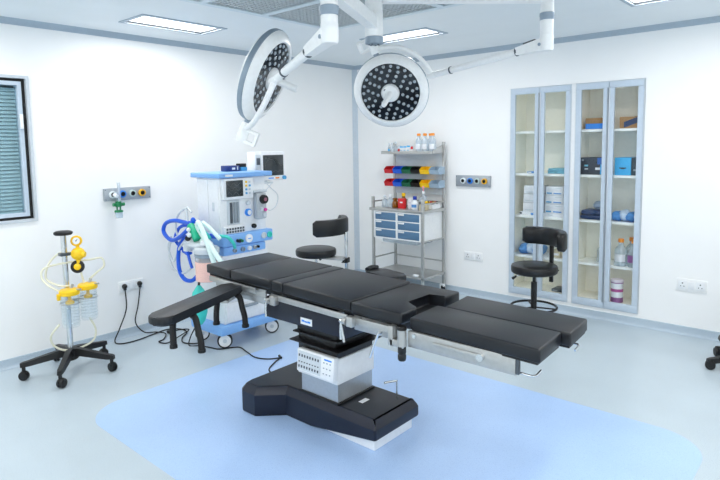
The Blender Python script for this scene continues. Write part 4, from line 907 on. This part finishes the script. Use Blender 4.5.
# ------------------------------------------------------------------ glass-doored cabinets
SHELF = (.497, .893, 1.305, 1.713)
def cabinet(x0, x1, label, xs):
    z0_, z1_ = .108, 2.124; D = YB+.32
    t = thing('glass_cabinet', label, 'cabinet', ((x0+x1)/2, YB+.18, z0_), 'glass-doored wall cabinets')
    obj('carcass', MB().box(x0, x0+.014, YB+.012, D, z0_, z1_).box(x1-.014, x1, YB+.012, D, z0_, z1_).box(x0+.014, x1-.014, YB+.012, D, z1_-.014, z1_).box(x0+.014, x1-.014, YB+.012, D, z0_, z0_+.060).box(x0+.014, x1-.014, D-.012, D, z0_+.06, z1_-.014), m_cab, t)
    for sz in SHELF: obj('shelf', MB().box(x0+.015, x1-.015, YB+.040, D-.013, sz-.022, sz), m_shelf, t)
    mb = MB(); yf = YB-.012
    for a, b, c, d in ((x0, x1, z1_-.006, z1_), (x0, x1, z0_, z0_+.006), (x0, x0+.006, z0_+.006, z1_-.006), (x1-.006, x1, z0_+.006, z1_-.006)): mb.box(a, b, yf, YB+.012, c, d)
    obj('face_frame', mb, m_alul, t)
    for k, (a, b) in enumerate(((x0+.007, (x0+x1)/2-.002), ((x0+x1)/2+.002, x1-.007))):
        c, d = z0_+.007, z1_-.007; w_ = .054
        dr = obj('door', MB().rbox(a, b, yf-.004, YB+.010, c, c+w_+.008, .002).rbox(a, b, yf-.004, YB+.010, d-w_, d, .002).box(a+.0005, a+w_-.010, yf-.003, YB+.009, c+w_+.0085, d-w_-.0005).box(b-w_+.010, b-.0005, yf-.003, YB+.009, c+w_+.0085, d-w_-.0005), m_alu, t)
        obj('glass_pane', MB().box(a+w_-.012, b-w_+.012, YB-.003, YB+.001, c+w_, d-w_+.004), m_glass, dr)
        xh = b-.006 if k == 0 else a+.006
        obj('edge_pull', MB().rbox(xh-.005, xh+.005, yf-.010, yf-.003, c+.05, d-.05, .002), m_grey if k == 0 else m_alul, dr)
    return t
CL0, CL1, CR0, CR1 = -2.610, -2.013, -1.975, -1.397
cabinet(CL0, CL1, 'glass-doored wall cabinet behind the stool, stacked white boxes inside', None)
cabinet(CR0, CR1, 'glass-doored wall cabinet with orange-capped bottles and a purple tub inside', None)
struct('trim_4', MB().box(CL1, CR0, YB-.004, YB+.38, .108, 2.124), m_white)
ya, yb_ = YB+.10, YB+.27
def fold(name, label, x0, x1, y0, y1, z0_, h, m_, cat='folded cloth', n=3, group=None):
    t = thing(name, label, cat, ((x0+x1)/2, (y0+y1)/2, z0_), group)
    hh = h/n
    for i in range(n):
        j = random.uniform(-.008, .008)
        obj('fold', MB().rbox(x0+j, x1+j*.5, y0+abs(j), y1, z0_+.0006+i*hh, z0_+(i+1)*hh, hh*.45, 3), m_, t)
    return t
def bundle(name, label, x0, x1, y0, y1, z0_, h, mats, cat='cloth'):
    t = thing(name, label, cat, ((x0+x1)/2, (y0+y1)/2, z0_)); n = len(mats)
    for i, m_ in enumerate(mats):
        w_ = (x1-x0)/n; cx = x0+w_*(i+.5); mb = MB().ell((cx, (y0+y1)/2+random.uniform(-.01, .01), z0_+h*(.42+.08*(i % 2))), w_*(1.0-.15*(i % 2)), (y1-y0)/2, h*(.42+.08*(i % 2)), 20, 14)
        for v in mb.v:
            k = math.sin(v.x*95+i)*math.sin(v.z*80+v.y*60)*.006; v.x += k; v.z = max(z0_+.0008, v.z+k*.8)
            v.x = min(max(v.x, x0-.01), x1+.01)
        obj('fold', mb, m_, t)
    return t
m_packw = mat('wrap_pale', (196, 214, 234), .55, noise=.15, nscale=25)
# left cabinet
z_ = SHELF[2]
fold('drape_pack', 'teal wrapped drape pack lying on the upper shelf', -2.26, -2.05, ya-.03, yb_, z_, .05, m_packt, n=3)
carton('swab_pack', 'flat blue swab pack by itself on the upper shelf', -2.47, -2.40, ya-.02, ya+.06, z_, z_+.018, m_pack, ((.1, .6, .2, .8, m_boxw),), cat='pack')
z_ = SHELF[1]
tiers = ((.0, .030), (.030, .122), (.122, .208), (.208, .290))
pr = ((.05, .35, .12, .28, m_boxb), (.45, .9, .12, .25, m_pack), (.55, .92, .75, .85, m_greyl))
for q, (xa, xb, side) in enumerate(((-2.505, -2.315, 'hinge'), (-2.28, -2.10, 'divider'))):
    for i, (a, b) in enumerate(tiers[1:]):
        carton('glove_carton', 'white printed glove carton, %s of the stack %s' % (('lowest', 'middle', 'topmost')[i], ('nearer the trolley', 'nearer the purple-sided carton')[q]), xa+.004*i, xb-.003*i, ya-.03, yb_-.02, z_+.032+(a-.03), z_+.032+(b-.03)-.003, m_boxw, pr if q else ((.1, .9, .15, .3, m_greyl), (.7, .95, .2, .5, m_packt)), 'glove cartons stacked in the cabinet')
    carton('flat_pack', ('flat white pack under the carton stack nearer the trolley', 'flat pale pack under the carton stack nearer the divider')[q], xa-.03, xb+.01, ya-.035, yb_, z_, z_+.031, m_boxw, ((.5, .75, .1, .8, m_pack), (.0, .1, .3, .8, m_boxdark)) if q == 0 else ((.3, .5, .3, .7, m_greyl),), cat='pack')
carton('syringe_carton', 'white and purple carton beside the divider', -2.085, -2.035, ya-.02, yb_, z_, z_+.20, m_boxw, ((0, 1, .1, .5, m_purple), (.1, .9, .82, .95, m_packt)))
z_ = SHELF[0]
bundle('wrapped_set', 'blue and white wrapped sterile set behind the stool', -2.54, -2.33, ya-.04, yb_, z_, .12, (m_pack, m_packw, m_pack))
carton('beige_carton', 'beige carton beside the stool post', -2.12, -2.05, ya, yb_, z_, z_+.12, m_copper, ((.2, .8, .5, .7, m_boxw),))
carton('beige_carton', 'low beige carton half hidden by the stool seat', -2.22, -2.13, ya, yb_, z_, z_+.07, m_copper, ((.2, .8, .3, .6, m_boxw),))
z_ = .1685
carton('dark_tray', 'flat dark tray on the cabinet floor', -2.20, -2.08, ya-.03, ya+.12, z_, z_+.025, m_greyd, ((.1, .5, .3, .7, m_grey),), cat='tray')
# right cabinet
z_ = SHELF[3]
def open_box(label, x0, x1, y0, y1, z0_, h, m_, band, tilt=0):
    t = thing('cardboard_box', label, 'box', ((x0+x1)/2, (y0+y1)/2, z0_)); z0_ += .0006
    obj('body', MB().box(x0, x1, y0, y0+.004, z0_, z0_+h).box(x0, x1, y1-.004, y1, z0_, z0_+h).box(x0, x0+.004, y0+.004, y1-.004, z0_, z0_+h).box(x1-.004, x1, y0+.004, y1-.004, z0_, z0_+h).box(x0+.004, x1-.004, y0+.004, y1-.004, z0_, z0_+.004), m_, t)
    obj('flap', MB().beam((x0+.005, y1-.02, z0_+h-.004), (x1-.005, y1-.02, z0_+h+.012), .05, .004), m_, t)
    for (u0, v0), (u1, v1), wdt in band:
        k = x1-x0; obj('band', MB().add([(x0+k*u0, y0-.0008, z0_+h*v0), (x0+k*u1, y0-.0008, z0_+h*v1), (x0+k*u1, y0-.0008, z0_+h*(v1+wdt)), (x0+k*u0, y0-.0008, z0_+h*(v0+wdt))], [(0, 1, 2, 3)]), m_bluep if tilt == 0 else m_boxnavy, t)
    return t
open_box('brown cardboard box with a bright blue lower band on the top shelf', -1.915, -1.72, ya-.02, yb_, z_, .10, m_card, (((.0, .03), (1.0, .03), .48),))
open_box('brown cardboard box with a slanted dark blue band on the top shelf', -1.62, -1.475, ya-.02, yb_, z_, .10, m_card, (((.25, .05), (1.0, .45), .5),), 1)
z_ = SHELF[2]
carton('dark_carton', 'black carton with small blue print on the right cabinet shelf', -1.945, -1.73, ya-.04, yb_, z_, z_+.155, m_boxdark, ((.70, 1.0, .60, .99, mat('print_mid_blue', (30, 100, 180), .4)), (.82, 1.0, .02, .60, m_boxsky), (.62, .82, .28, .42, m_boxw), (.16, .32, .48, .58, m_packt), (.18, .32, .30, .36, m_greyl), (.05, .14, .80, .90, m_grey)))
carton('cyan_carton', 'bright cyan carton with a small dark emblem', -1.645, -1.510, ya-.04, yb_, z_, z_+.155, m_boxsky, ((.30, .72, .38, .44, m_boxdark), (.40, .62, .35, .38, m_boxdark)))
carton('dark_carton', 'dark teal carton next to the cyan carton', -1.506, -1.42, ya-.04, yb_, z_, z_+.155, mat('carton_teal', (30, 60, 74), .4), ((.2, .7, .25, .35, m_grey),))
z_ = SHELF[1]
fold('towel_stack', 'dark navy folded towels under a clear plastic bag', -1.94, -1.735, ya-.03, yb_, z_, .085, m_boxnavy, n=2)
t = tag(obj('plastic_bag', MB().ell((-1.80, ya+.07, z_+.127), .06, .05, .042, 10, 7).ell((-1.755, ya+.07, z_+.125), .035, .04, .038, 8, 6), clear('bag_film', (220, 232, 244), .15, .1, .45, (200, 216, 236)), None, (-1.80, ya+.07, z_+.086), sharp=15), 'clear crumpled plastic bag on the navy folded towels', 'plastic bag')
bundle('cloth_bundle', 'bright blue crumpled cloth bundle next to a white roll', -1.66, -1.475, ya-.04, yb_-.03, z_, .105, (m_pack, m_packw, m_pack))
t = thing('white_roll', 'white gauze roll lying end-on beside the blue cloth bundle', 'roll', (-1.43, ya, z_))
obj('roll_body', MB().cyl((-1.442, ya-.05, z_+.0535), (-1.442, ya+.08, z_+.0535), .028, n=24).cyl((-1.442, ya-.04, z_+.0535), (-1.442, ya+.10, z_+.0535), .0525 if False else .0268, n=24), m_boxw, t)
t2 = obj('roll_core', MB().cyl((-1.442, ya-.052, z_+.0535), (-1.442, ya-.049, z_+.0535), .010, n=14), m_greyl, t)
z_ = SHELF[0]
for i, (x, y) in enumerate(((-1.580, ya-.01), (-1.470, ya-.01), (-1.525, ya+.12))):
    bottle('irrigation_bottle', ('large clear bottle with orange cap and white label', 'clear bottle with orange cap and purple-banded label', 'orange-capped clear bottle standing behind two others')[i], 'bottle', x, y, z_, .052, .215, m_bottle, m_orange, nr=.020, ch=.028, lab=m_boxw if i == 0 else (m_purple if i == 1 else None), group='orange-capped bottles in the cabinet')
bottle('irrigation_bottle', 'faint clear bottle beside the door frame, no label', 'bottle', -1.765, ya+.05, z_, .040, .17, m_bottle, m_whitep, nr=.018)
z_ = .1685
t = thing('purple_tub', 'purple and white printed tub on the cabinet floor', 'tub', (-1.60, ya, z_))
for a, b, m_, nm in ((0, .045, m_purple, 'tub_base'), (.045, .095, m_boxw, 'print_band'), (.095, .122, mat('tub_magenta', (176, 74, 140), .45), 'print_band'), (.122, .172, m_boxw, 'print_band'), (.172, .182, m_purple, 'tub_rim')):
    obj(nm, MB().cyl((-1.60, ya-.02, z_+.0006+a), (-1.60, ya-.02, z_+b), .052, n=28), m_, t)
obj('lid', MB().lathe([(.054, .181), (.055, .184), (.055, .198), (.05, .204), (.001, .204)], (-1.60, ya-.02, z_), n=28), mat('tub_lid', (226, 214, 226), .4), t)
bottle('dark_bottle', 'slim dark green bottle beside the cabinet edge', 'bottle', -1.446, ya-.02, z_, .022, .16, mat('dark_green_glass', (34, 62, 58), .25), m_blackp, nr=.012, ch=.04)
